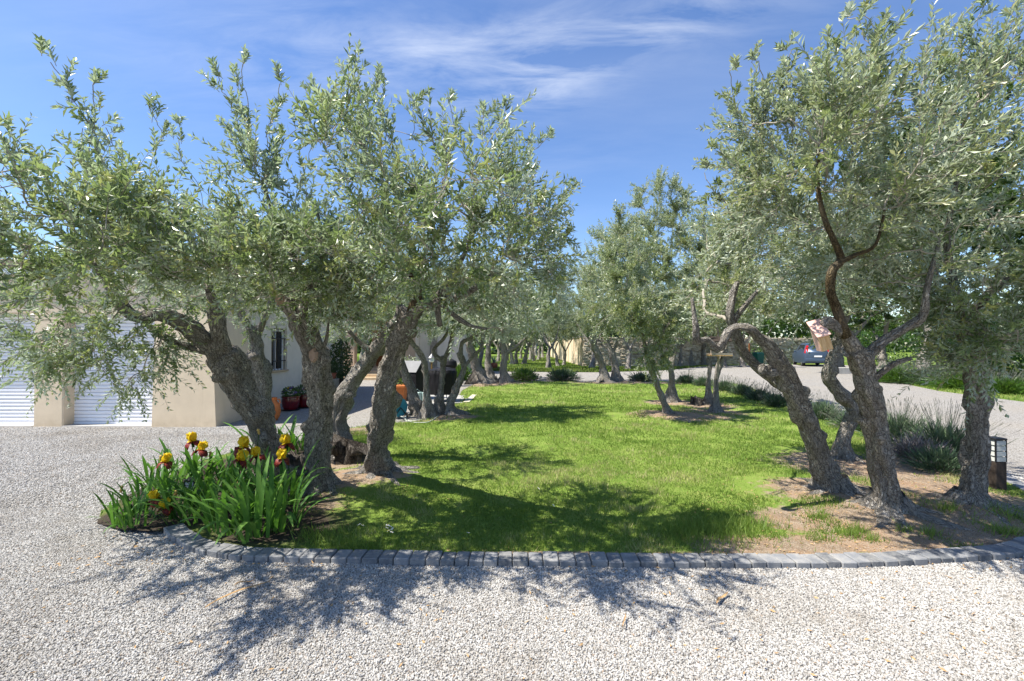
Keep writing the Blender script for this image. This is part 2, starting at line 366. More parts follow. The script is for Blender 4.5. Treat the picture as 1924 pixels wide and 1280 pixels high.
M['tyre'] = simple('tyre', (.02, .02, .02), .85, .2)
t = NT('tail_light'); M['tail_light'] = t.fin((.45, .008, .015), .15, None, .6)
M['rim'] = simple('rim', (.35, .35, .36), .35, .5, .8, .1)
t = NT('yellow_petal'); n_ = t.noise(t.pos(), 90, 4, .6); yc = t.mix(t.rng(n_, .35, .65), (.78, .50, .012), (.85, .66, .04)); t.fin(yc, .6, None, .2)
tr = t.n('ShaderNodeBsdfTranslucent', {'Color': yc}); ms = t.n('ShaderNodeMixShader', {0: .35, 1: t.b.outputs[0], 2: tr.outputs[0]}); t.l(ms.outputs[0], t.out.inputs['Surface']); M['yellow_petal'] = t.m
t = NT('maroon_petal'); n_ = t.noise(t.pos(), 120, 4, .6); M['maroon_petal'] = t.fin(t.mix(t.rng(n_, .52, .66), (.12, .008, .012), (.42, .10, .02)), .55, None, .3)
t = NT('white_petal'); M['white_petal'] = t.fin((.82, .82, .8), .6)
t = NT('purple_petal'); M['purple_petal'] = t.fin(t.mix(t.noise(t.pos(), 25, 2), (.10, .025, .20), (.28, .14, .42)), .6)
t = NT('yellow_bud'); M['yellow_bud'] = t.fin((.48, .33, .10), .8)
t = NT('dry_leaf'); M['dry_leaf'] = t.fin(t.mix(t.noise(t.pos(), 60, 4), (.25, .13, .05), (.52, .36, .18)), .8)
def stonemat():
    t = NT('wall_stone'); oi = t.n('ShaderNodeObjectInfo').outputs['Random']; a = t.attr('tint').outputs['Fac']
    k = t.math('FRACT', t.math('ADD', oi, a))
    c = t.ramp(k, [(0, (.36, .30, .22)), (.5, (.56, .49, .38)), (1, (.70, .63, .52))])
    c = t.mix(t.rng(t.noise(t.pos(), 6, 5), .5, .7, 0, .4), c, (.20, .17, .13))
    return t.fin(c, .92, t.bump(t.noise(t.pos(), 30, 4), .5, .02), .1)
M['wall_stone'] = stonemat()
t = NT('agave_leaf'); M['agave_leaf'] = t.fin(t.mix(t.noise(t.pos(), 8, 3), (.13, .22, .19), (.26, .36, .32)), .55)

# ------------------------------------------------------------------ the ground
def inpoly(x, y, poly):
    x = np.asarray(x); y = np.asarray(y); ins = np.zeros(x.shape, bool); n = len(poly); j = n - 1
    for i in range(n):
        xi, yi = poly[i]; xj, yj = poly[j]
        c = ((yi > y) != (yj > y)) & (x < (xj - xi) * (y - yi) / ((yj - yi) or 1e-9) + xi)
        ins ^= c; j = i
    return ins
def polydist(x, y, poly):
    """distance to and nearest point of a closed polyline"""
    best = np.full(x.shape, 1e9); bx = x.copy(); by = y.copy(); n = len(poly)
    for i in range(n):
        ax, ay = poly[i]; cx, cy = poly[(i + 1) % n]; ex, ey = cx - ax, cy - ay
        tt = np.clip(((x - ax) * ex + (y - ay) * ey) / (ex * ex + ey * ey + 1e-12), 0, 1)
        qx, qy = ax + tt * ex, ay + tt * ey; d = np.hypot(x - qx, y - qy); m = d < best
        best = np.where(m, d, best); bx = np.where(m, qx, bx); by = np.where(m, qy, by)
    return best, bx, by
def smooth_line(pts, step):
    pts = [np.array(p, float) for p in pts]; out = []
    for i in range(len(pts) - 1):
        p0 = pts[max(i - 1, 0)]; p1 = pts[i]; p2 = pts[i + 1]; p3 = pts[min(i + 2, len(pts) - 1)]
        n = max(2, int(np.linalg.norm((p2 - p1)[:min(3, len(p1))]) / step))
        for k in range(n):
            u = k / n
            out.append(.5 * ((2 * p1) + (-p0 + p2) * u + (2 * p0 - 5 * p1 + 4 * p2 - p3) * u * u + (-p0 + 3 * p1 - 3 * p2 + p3) * u ** 3))
    out.append(pts[-1]); return np.array(out)
kerb_px = [(305, 1000), (345, 1030), (400, 1047), (480, 1056), (640, 1059), (840, 1063), (1100, 1066), (1300, 1068), (1500, 1068), (1650, 1066), (1800, 1057), (1924, 1045)]
KF = [G(*q)[:2] for q in kerb_px] + [np.array((4.75, 3.95)), np.array((5.5, 4.6)), np.array((6.05, 5.5)), np.array((6.4, 6.5))]
kline = smooth_line(KF, .03)
KERB_W = .15
tan = np.gradient(kline, axis=0); tan = nrm(tan); nin = np.stack([-tan[:, 1], tan[:, 0]], 1)
kin = kline + nin * (KERB_W - .01)
edge_r = [np.array(q) for q in ((6.9, 8.0), (7.5, 10.5), (8.3, 14.0), (9.3, 18.5), (9.0, 19.8))]
edge_b = [G(1300, 718)[:2], G(1200, 718)[:2], G(1100, 718)[:2], G(960, 719)[:2], G(890, 722)[:2]]
edge_l = [G(*q)[:2] for q in ((868, 735), (850, 765), (800, 790), (720, 797), (650, 806), (590, 822), (520, 842), (440, 850), (360, 872), (270, 915), (190, 960), (182, 985), (230, 1002), (300, 1006))]
LAWN = [tuple(q) for q in kin[::6]] + [tuple(q) for q in edge_r + edge_b + edge_l]
SOIL = [(1560, 935, .75, .5), (1670, 985, .9, .5), (1830, 960, .9, .7), (1740, 930, .8, .6), (1500, 985, .5, .3), (1600, 1030, 1.1, .22), (1850, 1020, .8, .3), (1450, 1045, .7, .12), (1380, 1030, .45, .15), (1250, 1055, .7, .06), (1000, 1050, .8, .06),
        (640, 915, .55, .45), (715, 905, .4, .3), (560, 960, .45, .35), (650, 880, .5, .4), (1255, 785, 1.0, .7), (1340, 778, .8, .7), (1300, 790, 1.0, .6), (1260, 760, .8, .7), (1330, 765, .8, .7), (820, 788, 1.0, .6), (850, 788, .7, .5), (785, 785, .7, .6), (640, 815, .8, .5),
        (900, 725, 1.2, 1), (948, 722, 1.2, .8), (1140, 720, 1.8, 1.2), (1580, 880, .9, .7), (1700, 900, .8, .8), (1250, 722, 3, .6), (1740, 880, 1, .8)]
BED = [(450, 960, .95, .6), (360, 920, .95, .9), (300, 985, .6, .4), (520, 1000, .7, .45), (240, 975, .4, .4), (420, 890, .9, .9), (540, 850, .7, .7)]
def blobs(x, y, L):
    o = np.zeros(x.shape)
    for px, py, rx, ry in L:
        c = G(px, py); o = np.maximum(o, np.exp(-(((x - c[0]) / rx) ** 2 + ((y - c[1]) / ry) ** 2) * .9))
    return o
def lawn_z(x, y, d):
    q = np.stack([x, y, np.zeros_like(x)], -1)
    e = np.clip(d / .28, 0, 1); e = e * e * (3 - 2 * e)
    kk = kline[::10]; dk = np.sqrt(((x[..., None] - kk[:, 0]) ** 2 + (y[..., None] - kk[:, 1]) ** 2).min(-1)); kd = np.clip((dk - .25) / .6, 0, 1)
    base = .032 * (1 - kd) + .006 * kd
    return base + e * (.035 * kd + .012 + .022 * fbm(q * 1.7, 3) + .06 * blobs(x, y, [(1560, 930, .6, .5), (1668, 975, .5, .4), (1825, 970, .5, .4), (1255, 785, .8, .7), (620, 925, .5, .4), (710, 900, .5, .4)]))
ground = npmesh('ground', [(-700, -60, -.006), (700, -60, -.006), (700, 1200, -.006), (-700, 1200, -.006)], [np.array([[0, 1, 2, 3]])], M['field'])
tag(link('ground', ground), kind='structure')
far_edge = [(-7, 33), (-3.4, 32), (-2.2, 31), (-1.7, 28.8), (.1, 27.7), (5.3, 27.2), (10, 29.5), (14.5, 34.5), (20.5, 38.2), (27, 38.2), (27, 30), (20.5, 26)]
right_edge = [(17.5, 21), (16.2, 18.4), (15.2, 16.2), (14.8, 13.2), (14.9, 10), (15.2, 0), (15.2, -20)]
GRAV = [(-30, -20)] + [(-30, 33)] + far_edge + right_edge
bm = bmesh.new(); bm.faces.new([bm.verts.new((a, b, .0)) for a, b in GRAV][::-1]); bmesh.ops.triangulate(bm, faces=bm.faces)
me = bpy.data.meshes.new('gravel_yard'); bm.normal_update(); bm.to_mesh(me); bm.free(); me.materials.append(M['gravel'])
tag(link('gravel_yard', me), kind='structure')
# lawn island
gx = np.arange(-5.2, 10.2, .1); gy = np.arange(3.3, 20.4, .1)
XX, YY = np.meshgrid(gx, gy); ins = inpoly(XX, YY, LAWN); dist, bx, by = polydist(XX, YY, LAWN)
X2 = np.where(ins, XX, bx); Y2 = np.where(ins, YY, by); dd = np.where(ins, dist, 0)
Z2 = lawn_z(X2, Y2, dd); soil = blobs(X2, Y2, SOIL); bed = blobs(X2, Y2, BED)
ny, nx = XX.shape; idx = np.arange(ny * nx).reshape(ny, nx)
Fq = np.stack([idx[:-1, :-1], idx[:-1, 1:], idx[1:, 1:], idx[1:, :-1]], -1).reshape(-1, 4); I1 = ins.ravel()
Fq = Fq[I1[Fq].any(1)]; used = np.unique(Fq); remap = np.full(ny * nx, -1); remap[used] = np.arange(len(used)); Fq = remap[Fq]
V = np.stack([X2.ravel(), Y2.ravel(), Z2.ravel()], -1)[used]
lawn = link('lawn', npmesh('lawn', V, [Fq], M['lawn'], True, None, {'soil': soil.ravel()[used], 'bed': bed.ravel()[used]})); tag(lawn, kind='structure')
def lawn_h(x, y):
    d, _, _ = polydist(np.asarray(x, float), np.asarray(y, float), LAWN); return lawn_z(np.asarray(x, float), np.asarray(y, float), d)
# kerb of single blocks
kerb = empty('kerb', (0, 0, 0)); tag(kerb, kind='structure')
kvar = []
for k in range(4):
    w = .108 + .006 * k
    kvar.append((w, MB().box((0, 0, 0), (w - .006, KERB_W, .105), bev=.007).mesh('kerb_block', M['kerb_stone'])))
s_acc = np.concatenate([[0], np.cumsum(np.linalg.norm(np.diff(kline, axis=0), axis=1))]); s = .03; k = 0
while s < s_acc[-1] - .06:
    w, me = kvar[rnd.choice((0, 0, 1, 1, 2, 3))]; sm = s + w / 2
    x = np.interp(sm, s_acc, kline[:, 0]); y = np.interp(sm, s_acc, kline[:, 1]); tx = np.interp(sm, s_acc, tan[:, 0]); ty = np.interp(sm, s_acc, tan[:, 1])
    n = np.array((-ty, tx)); c = np.array((x, y)) + n * (KERB_W / 2 - .01 + rnd.uniform(-.006, .006))
    link('kerb_block', me, kerb, (c[0], c[1], -.003 + rnd.uniform(-.004, .004)), (rnd.uniform(-.03, .03), rnd.uniform(-.02, .02), math.atan2(ty, tx) + rnd.uniform(-.02, .02)))
    s += w
# pebbles: one mass, scattered on the yard in view
def pebble_nodes(density, rmin, rmax, seed):
    g = bpy.data.node_groups.new('pebbles', 'GeometryNodeTree')
    g.interface.new_socket('Geometry', in_out='INPUT', socket_type='NodeSocketGeometry'); g.interface.new_socket('Geometry', in_out='OUTPUT', socket_type='NodeSocketGeometry')
    N = g.nodes.new; L = g.links.new
    gi = N('NodeGroupInput'); go = N('NodeGroupOutput'); dp = N('GeometryNodeDistributePointsOnFaces'); dp.inputs['Density'].default_value = density; dp.inputs['Seed'].default_value = seed
    ico = N('GeometryNodeMeshIcoSphere'); ico.inputs['Radius'].default_value = 1; ico.inputs['Subdivisions'].default_value = 1
    iop = N('GeometryNodeInstanceOnPoints'); rv = N('FunctionNodeRandomValue'); rv.data_type = 'FLOAT_VECTOR'
    rv.inputs[0].default_value = (0, 0, 0); rv.inputs[1].default_value = (6.28, 6.28, 6.28)
    sv = N('FunctionNodeRandomValue'); sv.data_type = 'FLOAT_VECTOR'; sv.inputs[0].default_value = (rmin, rmin, rmin * .6); sv.inputs[1].default_value = (rmax, rmax, rmax * .75); sv.inputs['Seed'].default_value = 5
    sm = N('GeometryNodeSetMaterial'); sm.inputs['Material'].default_value = M['pebble']
    L(gi.outputs[0], dp.inputs['Mesh']); L(dp.outputs['Points'], iop.inputs['Points']); L(ico.outputs['Mesh'], sm.inputs['Geometry']); L(sm.outputs[0], iop.inputs['Instance'])
    L(rv.outputs[0], iop.inputs['Rotation']); L(sv.outputs[0], iop.inputs['Scale']); L(iop.outputs[0], go.inputs[0])
    return g
def pebble_patch(name, x0, x1, y0, y1, step, density, rmin, rmax, seed):
    gx = np.arange(x0, x1, step); gy = np.arange(y0, y1, step); A, B = np.meshgrid(gx, gy)
    A = A.ravel(); B = B.ravel(); cx, cy = A + step / 2, B + step / 2
    ok = ~inpoly(cx, cy, KPOLY) & (np.abs(cx) < cy * 1.16 + .5) & ~((cx < -6.0) & (cy > 9.1)) & inpoly(cx, cy, GRAV)
    A = A[ok]; B = B[ok]; n = len(A)
    V = np.stack([np.stack([A, B], -1), np.stack([A + step, B], -1), np.stack([A + step, B + step], -1), np.stack([A, B + step], -1)], 1).reshape(-1, 2)
    V = np.concatenate([V, np.full((len(V), 1), .003)], 1)
    o = link(name, npmesh(name, V, [np.arange(n * 4).reshape(n, 4)], M['gravel'])); tag(o, kind='stuff')
    m = o.modifiers.new('pebbles', 'NODES'); m.node_group = pebble_nodes(density, rmin, rmax, seed)
KPOLY = [tuple(q) for q in kline[::6]] + [tuple(q) for q in edge_r + edge_b + edge_l]
pebble_patch('gravel', -6, 6, 1.9, 4.6, .06, 12500, .0032, .0088, 1)
pebble_patch('gravel', -11.5, 6.5, 4.6, 9.2, .1, 3600, .0055, .0125, 2)

# ------------------------------------------------------------------ olive trees
def tube_np(C, rad, n, seed=0, gnarl=0.0, flare=0.0, cap=True):
    """swept tube along centres C with radii rad: verts, quads, bark coordinates"""
    C = np.asarray(C, float); m = len(C); T = nrm(np.gradient(C, axis=0))
    u = np.cross(T[0], (0.3, 1, 0.1)); u /= np.linalg.norm(u); U = []
    for i in range(m):
        u = u - T[i] * u.dot(T[i]); u /= np.linalg.norm(u); U.append(u)
    U = np.array(U); W = np.cross(T, U); S = np.concatenate([[0], np.cumsum(np.linalg.norm(np.diff(C, axis=0), axis=1))])
    a = np.linspace(0, 2 * np.pi, n, endpoint=False); ca, sa = np.cos(a), np.sin(a)
    r = np.repeat(np.asarray(rad)[:, None], n, 1)
    q = np.stack([np.repeat(ca[None], m, 0), np.repeat(sa[None], m, 0), np.repeat(S[:, None], n, 1)], -1)
    if gnarl:
        rr = r * np.ones_like(q[..., 0])
        ridges = fbm(q * np.array((2.6, 2.6, 3.2)) + seed * 7.7, 3); lumps = fbm(q * np.array((1.1, 1.1, 4.5)) + seed * 3.1, 2)
        fine = vnoise(q * np.array((7, 7, 9)) + seed)
        knots = np.clip(vnoise(q * np.array((1.6, 1.6, 7)) + seed * 5.3) - .3, 0, 1)
        r = rr * (1 + gnarl * (.17 * ridges + .20 * lumps + .07 * fine + .75 * knots))
    if flare:
        k = np.exp(-np.maximum(S - .10, 0) / .15)[:, None]; ph = seed * 1.7
        lobes = .5 + .5 * np.cos(4 * a + ph)[None] * .6 + .35 * np.cos(7 * a - ph * 2)[None]
        r = r * (1 + flare * k * np.clip(lobes, 0, 1.4))
    V = C[:, None] + r[..., None] * (ca[None, :, None] * U[:, None] + sa[None, :, None] * W[:, None])
    B = np.stack([np.repeat((ca * 1)[None], m, 0) * np.maximum(r, .02), np.repeat(sa[None], m, 0) * np.maximum(r, .02), q[..., 2]], -1)
    i = np.arange(m * n).reshape(m, n); F = np.stack([i[:-1], np.roll(i, -1, 1)[:-1], np.roll(i, -1, 1)[1:], i[1:]], -1).reshape(-1, 4)
    V = V.reshape(-1, 3); B = B.reshape(-1, 3); tris = np.zeros((0, 3), int)
    if cap:
        V = np.concatenate([V, C[-1:] + T[-1:] * rad[-1] * .25]); B = np.concatenate([B, B[-1:]]); t_ = len(V) - 1; e = i[-1]
        tris = np.stack([e, np.roll(e, -1), np.full(n, t_)], -1)
    return V, F, tris, B
LEAN = 0.0; WK = 1.0
def lean_y(py, Y, k=1.0):
    h_ = CAM_H + (648 - py) / FPX * Y
    return Y - LEAN * k * min(1.0, max(0.0, h_ / 2.0)) ** 1.15
def pxline(pts):
    pts = [(a, b, lean_y(b, Y), w) for a, b, Y, w in pts]
    return np.array([np.append(P(a, b, Y), w * .325 * WK / FPX * Y) for a, b, Y, w in pts])
def trunk_obj(name, pts, mat, parent, n, seed, gnarl, flare, step, root=False):
    L = np.array(pts, float)
    if root:
        z0 = L[0, 2]; L = np.concatenate([[np.append(L[0, :3] + (0, 0, -(z0 + .10)), L[0, 3] * 1.0)], L]) if z0 > .12 else np.concatenate([[np.append(L[0, :3] - (0, 0, .10), L[0, 3] * 1.05)], L])
    L = smooth_line(L, step); V, F, T3, B = tube_np(L[:, :3], np.maximum(L[:, 3], .002), n, seed, gnarl, flare)
    org = np.array(parent.location)
    return link(name, npmesh(name, V - org, [F, T3], mat, True, None, None, {'bark': B}), parent)
def perp(D, rng):
    a = rng.normal(size=D.shape); return nrm(np.cross(D, a))
def spray_mesh(rng, P0, D, L, m, ll, lw, droop):
    """leaf quads in opposite pairs along twigs"""
    n = len(P0); h = m // 2; t = np.linspace(.12, 1, h)[None, :, None] + rng.uniform(-.03, .03, (n, h, 1))
    dn = np.array((0, 0, -1.)); Dd = D[:, None]; Ld = L[:, None, None]; dr = droop[:, None, None]
    pos = P0[:, None] + Ld * (Dd * t + dr * t * t * dn); T = nrm(Dd + 2 * dr * t * dn)
    U = perp(D, rng)[:, None] * np.ones_like(T); U = nrm(U - T * (U * T).sum(-1, keepdims=True)); Wv = np.cross(T, U)
    ph = (np.arange(h) % 2)[None, :, None] * (np.pi / 2) + rng.uniform(-.7, .7, (n, h, 1)) + rng.uniform(0, 6.28, (n, 1, 1))
    S = np.cos(ph) * U + np.sin(ph) * Wv
    outs = []
    for sg in (1, -1):
        a = np.radians(rng.uniform(22, 62, (n, h, 1)))
        d = nrm(T * np.cos(a) + sg * S * np.sin(a) + rng.normal(0, .14, T.shape)); N = nrm(T * np.sin(a) - sg * S * np.cos(a) + rng.normal(0, .45, T.shape))
        Wd = nrm(np.cross(d, N)); N = np.cross(Wd, d)
        ln = ll * rng.uniform(.6, 1.25, (n, h, 1)) * (1 - .25 * (t > .9)); w = lw * rng.uniform(.75, 1.2, (n, h, 1)) * .5
        p = pos
        outs.append(np.stack([p, p + d * ln * .5 + Wd * w + N * w * .35, p + d * ln - N * ln * rng.uniform(-.05, .16, (n, h, 1)), p + d * ln * .5 - Wd * w + N * w * .35], 2).reshape(-1, 4, 3))
    tw = np.clip(np.repeat(rng.beta(1.3, 1.5, (n, 1)), h, 1) * .72 + rng.uniform(0, .32, (n, h)), 0, 1)
    tip = np.repeat(np.linspace(0, .16, h)[None], n, 0); tint = np.clip(tw + tip, 0, .93)
    tint = np.where(rng.random((n, h)) < .008, 1.0, tint)
    return np.concatenate(outs).reshape(-1, 3), np.concatenate([tint.ravel(), tint.ravel()])
def stem_tubes(A, Bm, C, r0, r1):
    """3-sided two-segment tubes through A, Bm, C"""
    n = len(A); D = nrm(C - A); up = np.where(np.abs(D[:, 2:3]) > .9, np.array((1., 0, 0)), np.array((0, 0, 1.))); U = nrm(np.cross(D, up)); W = np.cross(D, U)
    rings = []
    for c, r in ((A, r0), (Bm, (r0 + r1) / 2), (C, r1)):
        for k in range(3):
            an = 2.0944 * k; rings.append(c + (U * math.cos(an) + W * math.sin(an)) * np.asarray(r).reshape(-1, 1))
    V = np.stack(rings, 1).reshape(-1, 3); b = (np.arange(n) * 9)[:, None]
    F = np.concatenate([b + np.array([[s * 3 + k, s * 3 + (k + 1) % 3, s * 3 + 3 + (k + 1) % 3, s * 3 + 3 + k]]) for s in (0, 1) for k in range(3)])
    return V, F
def crown(root, rng, src, src_r, ells, nodes, leaves, ll, lw, mat, shoots=(), up=.55, droop=.10, twig_len=(.18, .42), branch_sides=5, mleaf=22, clump=.55):
    """branches from limb samples to points in the ellipsoids, twigs on them and leaves on the twigs"""
    org = np.array(root.location)
    vol = np.array([e[3] * e[4] for e in ells]); cnt = np.maximum(3, (nodes * vol / vol.sum()).astype(int)); Q = []
    for e, c in zip(ells, cnt):
        d = nrm(rng.normal(size=(c, 3))) * (rng.random((c, 1)) ** .42); Q.append(np.array(e[0:3]) + d * np.array((e[3], e[5], e[4])))
    Q = np.concatenate(Q); n = len(Q); ns = len(src)
    ALL = np.concatenate([src, Q]); par = np.full(ns + n, -1); plen = np.zeros(ns + n)
    D0 = np.linalg.norm(Q[:, None] - src[None], axis=2); best = D0.min(1); bp = D0.argmin(1); done = np.zeros(n, bool)
    for _ in range(n):
        c = np.where(done, 1e9, best); i = int(c.argmin()); done[i] = True; p_ = bp[i]; par[ns + i] = p_; plen[ns + i] = plen[p_] + np.linalg.norm(Q[i] - ALL[p_])
        nd = np.linalg.norm(Q - Q[i], axis=1) + .35 * plen[ns + i]; m = (nd < best) & ~done; best[m] = nd[m]; bp[m] = ns + i
    SH = []; sht = []
    for sh in shoots:
        a, b = np.array(sh[0], float), np.array(sh[1], float); j = int(np.linalg.norm(ALL - a, axis=1).argmin()); k = max(3, int(np.linalg.norm(b - a) / .11)); last = j
        side = rng.normal(0, .05, 3)
        for q in range(1, k + 1):
            u = q / k; pt = a + (b - a) * u + side * math.sin(u * 3.1) + rng.normal(0, .012, 3)
            ALL = np.concatenate([ALL, pt[None]]); par = np.append(par, last); last = len(ALL) - 1; sht.append((last, nrm(b - a), u))
    rad = np.zeros(len(ALL)); r_min = .0028
    order = list(range(ns, len(ALL))); depth = np.zeros(len(ALL), int)
    for i in order:
        k = i; d_ = 0
        while par[k] >= 0: k = par[k]; d_ += 1
        depth[i] = d_
    acc = np.zeros(len(ALL))
    for i in sorted(order, key=lambda q: -depth[q]):
        acc[i] = max(acc[i], r_min ** 2.3) ; rad[i] = acc[i] ** (1 / 2.3); acc[par[i]] += acc[i]
    Vs, Fs, Bs = [], [], []; off = 0
    for i in order:
        a, b = ALL[par[i]], ALL[i]; L_ = np.linalg.norm(b - a)
        if L_ < 1e-3: continue
        gp = par[par[i]]; di = nrm(a - ALL[gp]) if gp >= 0 else nrm(b - a) * .5 + np.array((0, 0, .5))
        c1 = a + di * L_ * .35; u = np.linspace(0, 1, 4 if branch_sides < 5 else 5)[:, None]
        C = (1 - u) ** 2 * a + 2 * u * (1 - u) * (c1 * .7 + (a + b) * .15) + u * u * b; C[1:-1] += rng.normal(0, .012, (len(C) - 2, 3)) * min(1, L_ * 3)
        r0 = min(src_r, rad[i] * 1.08); V, F, _, B = tube_np(C, np.linspace(r0, min(rad[i], src_r), len(C)), branch_sides, 0, 0, 0, False)
        Vs.append(V); Fs.append(F + off); Bs.append(B); off += len(V)
    # twigs
    nt = max(10, leaves // mleaf); qi = np.arange(ns, ns + n); w = np.ones(n)
    if clump: w = np.exp(rng.normal(0, clump, n))
    pick = rng.choice(qi, nt, p=w / w.sum()); A = ALL[par[pick]]; Bq = ALL[pick]
    f = rng.uniform(.25, 1, (nt, 1)); P0 = A + (Bq - A) * f + rng.normal(0, .015, (nt, 3)); cen = np.average([e[:3] for e in ells], axis=0, weights=vol)
    Dr = nrm(nrm(Bq - A) * .7 + nrm(P0 - cen) * .45 + rng.normal(0, .55, (nt, 3)) + np.array((0, 0, up)))
    Lt = rng.uniform(*twig_len, nt); dp = rng.uniform(-.05, droop, nt)
    low = np.clip((cen[2] - P0[:, 2]) / 1.2, 0, 1); dp = dp + low * (.32 if droop > .2 else .13)
    if sht:
        reps = 2; si = np.repeat([q[0] for q in sht], reps); sd = np.repeat(np.array([q[1] for q in sht]), reps, 0); su = np.repeat([q[2] for q in sht], reps)
        P1 = ALL[si] + rng.normal(0, .02, (len(si), 3)); D1 = nrm(sd + rng.normal(0, .55, (len(si), 3)))
        P0 = np.concatenate([P0, P1]); Dr = np.concatenate([Dr, D1]); Lt = np.concatenate([Lt, rng.uniform(.10, .24, len(si)) * (1.15 - .55 * su)]); dp = np.concatenate([dp, rng.uniform(-.03, .1, len(si))])
    m1 = P0 + Lt[:, None] * (Dr * .5 + dp[:, None] * .25 * np.array((0, 0, -1))); e1 = P0 + Lt[:, None] * (Dr + dp[:, None] * np.array((0, 0, -1)))
    Vt, Ft = stem_tubes(P0, m1, e1, np.full(len(P0), max(.0026, ll * .045)), np.full(len(P0), .001))
    Vb = np.concatenate(Vs); o = link('branch_mass', npmesh('branch_mass', np.concatenate([Vb, Vt]) - org, [np.concatenate(Fs), Ft + len(Vb)], M['twig'], True), root); tag(o, kind='stuff')
    V, tint = spray_mesh(rng, P0, Dr, Lt, mleaf, ll, lw, dp)
    o = link('foliage', npmesh('foliage', V - org, [np.arange(len(V)).reshape(-1, 4)], mat, False, {'tint': tint}), root); tag(o, kind='stuff')
def pe(px, py, Y, rx, ry, rd):
    Y = lean_y(py, Y, .55)
    c = P(px, py, Y); return (*c, rx / FPX * Y, ry / FPX * Y, rd)
NEAR_TREES = []
def olive(label, trunk, limbs, ells, nodes, leaves, seed, group=None, n=38, gnarl=1.3, flare=1.45, ll=.058, lw=.0185, lean=0.0, shoots=(), mat='olive_leaf', step=.026, stubs=(), brown=(), **kw):
    global LEAN, WK
    LEAN = lean; WK = .84 if n == 16 else 1.0; rng = np.random.default_rng(seed); tl = pxline(trunk); base = np.array((tl[0, 0], tl[0, 1], 0))
    root = empty('olive_tree', base); tag(root, label, 'olive tree', group)
    trunk_obj('trunk', tl, M['bark'], root, n, seed, gnarl, flare, step, True)
    src = [tl[-1:, :3]]
    if n >= 22:
        r0 = tl[0, 3] * .88; b0 = np.array((tl[0, 0], tl[0, 1], .06))
        for k in range(7):
            an = k * .9 + rng.uniform(-.25, .25); dr_ = np.array((math.cos(an), math.sin(an), 0)); ln = rng.uniform(1.2, 3.0) * r0 + .15; sd_ = np.array((-dr_[1], dr_[0], 0)) * rng.uniform(-.06, .06)
            rp = [np.append(b0 + dr_ * r0 * .45 + (0, 0, r0 * .9), r0 * .40), np.append(b0 + dr_ * r0 * 1.1 + (0, 0, r0 * .12), r0 * .40), np.append(b0 + dr_ * (r0 + ln * .5) + sd_ - (0, 0, .03), r0 * .30), np.append(b0 + dr_ * (r0 + ln) - sd_ - (0, 0, .09), r0 * .15)]
            trunk_obj('root', rp, M['bark'], root, 12, seed + 40 + k, 1.1, 0, .03)
    for k, lb in enumerate(limbs):
        L = pxline(lb); trunk_obj('limb', L, M['bark_brown' if k in brown else 'bark'], root, max(8, int(n * .6)), seed + k + 1, gnarl * (.25 if k in brown else .8), 0, step)
        sm = smooth_line(L, .12)[:, :3]; src.append(sm[len(sm) // 2:] if k not in stubs else sm[-1:])
    src = np.concatenate(src)
    crown(root, rng, src, .03, [pe(*e) for e in ells], nodes, leaves, ll, lw, M[mat], [(P(a[0], a[1], lean_y(a[1], a[2], .55)), P(b[0], b[1], lean_y(b[1], b[2], .55))) for a, b in shoots], **kw)
    LEAN = 0.0
    return root
GN = 'old olive trees round the lawn'
olive('thick olive leaning left over the irises, its limb drooping before the garage doors',
      [(524, 910, 5.55, 82), (508, 855, 5.5, 70), (482, 790, 5.45, 70), (455, 735, 5.4, 70), (434, 695, 5.35, 74), (418, 662, 5.3, 66)],
      [[(436, 705, 5.35, 58), (392, 652, 5.22, 52), (350, 612, 5.1, 46), (302, 592, 5.0, 38), (255, 594, 4.9, 32), (218, 562, 4.8, 28), (203, 528, 4.7, 20), (150, 470, 4.4, 12)],
       [(428, 690, 5.33, 50), (414, 635, 5.27, 46), (406, 592, 5.2, 38), (398, 555, 5.12, 22), (372, 480, 5.0, 14), (340, 400, 4.8, 9)],
       [(400, 662, 5.25, 30), (350, 650, 5.2, 22), (305, 632, 5.1, 17), (272, 606, 5.0, 13)]],
      [(280, 465, 3.7, 230, 100, 1.2), (80, 490, 3.1, 170, 110, .8), (320, 430, 4.2, 120, 75, 1.1), (150, 400, 3.1, 120, 75, .7), (50, 600, 3.7, 110, 70, .8), (150, 640, 4.2, 120, 60, .5), (240, 665, 4.5, 50, 60, .3), (440, 490, 4.4, 90, 80, 1.2), (330, 535, 4.9, 150, 50, .8), (140, 545, 3.9, 130, 60, .8), (80, 690, 4.2, 80, 35, .4), (225, 735, 4.5, 30, 22, .15), (320, 665, 4.7, 55, 40, .3)],
      330, 27000, 11, GN, lean=0.6, droop=.22, shoots=[((190, 330, 3.4), (95, 112, 3.2)), ((150, 320, 3.4), (178, 165, 3.3)), ((290, 330, 4.2), (284, 205, 4.1)), ((230, 360, 3.9), (205, 240, 3.8)), ((40, 400, 3.3), (-10, 240, 3.1)), ((360, 330, 4.6), (345, 240, 4.5)), ((80, 400, 3.4), (30, 265, 3.2))])
olive('slim dark olive trunk half hidden behind the thick leaning olive by the irises',
      [(507, 850, 7.6, 46), (500, 780, 7.5, 38), (494, 715, 7.4, 40), (484, 660, 7.3, 38), (472, 615, 7.2, 30)], [[(478, 640, 7.3, 24), (500, 590, 7.2, 16), (520, 540, 7.1, 10)], [(476, 630, 7.25, 22), (445, 570, 7.1, 15), (430, 510, 7, 10)]],
      [(430, 510, 6.9, 140, 90, 1.2), (480, 580, 7.2, 100, 65, 1.0)], 110, 10000, 12, GN, n=18)
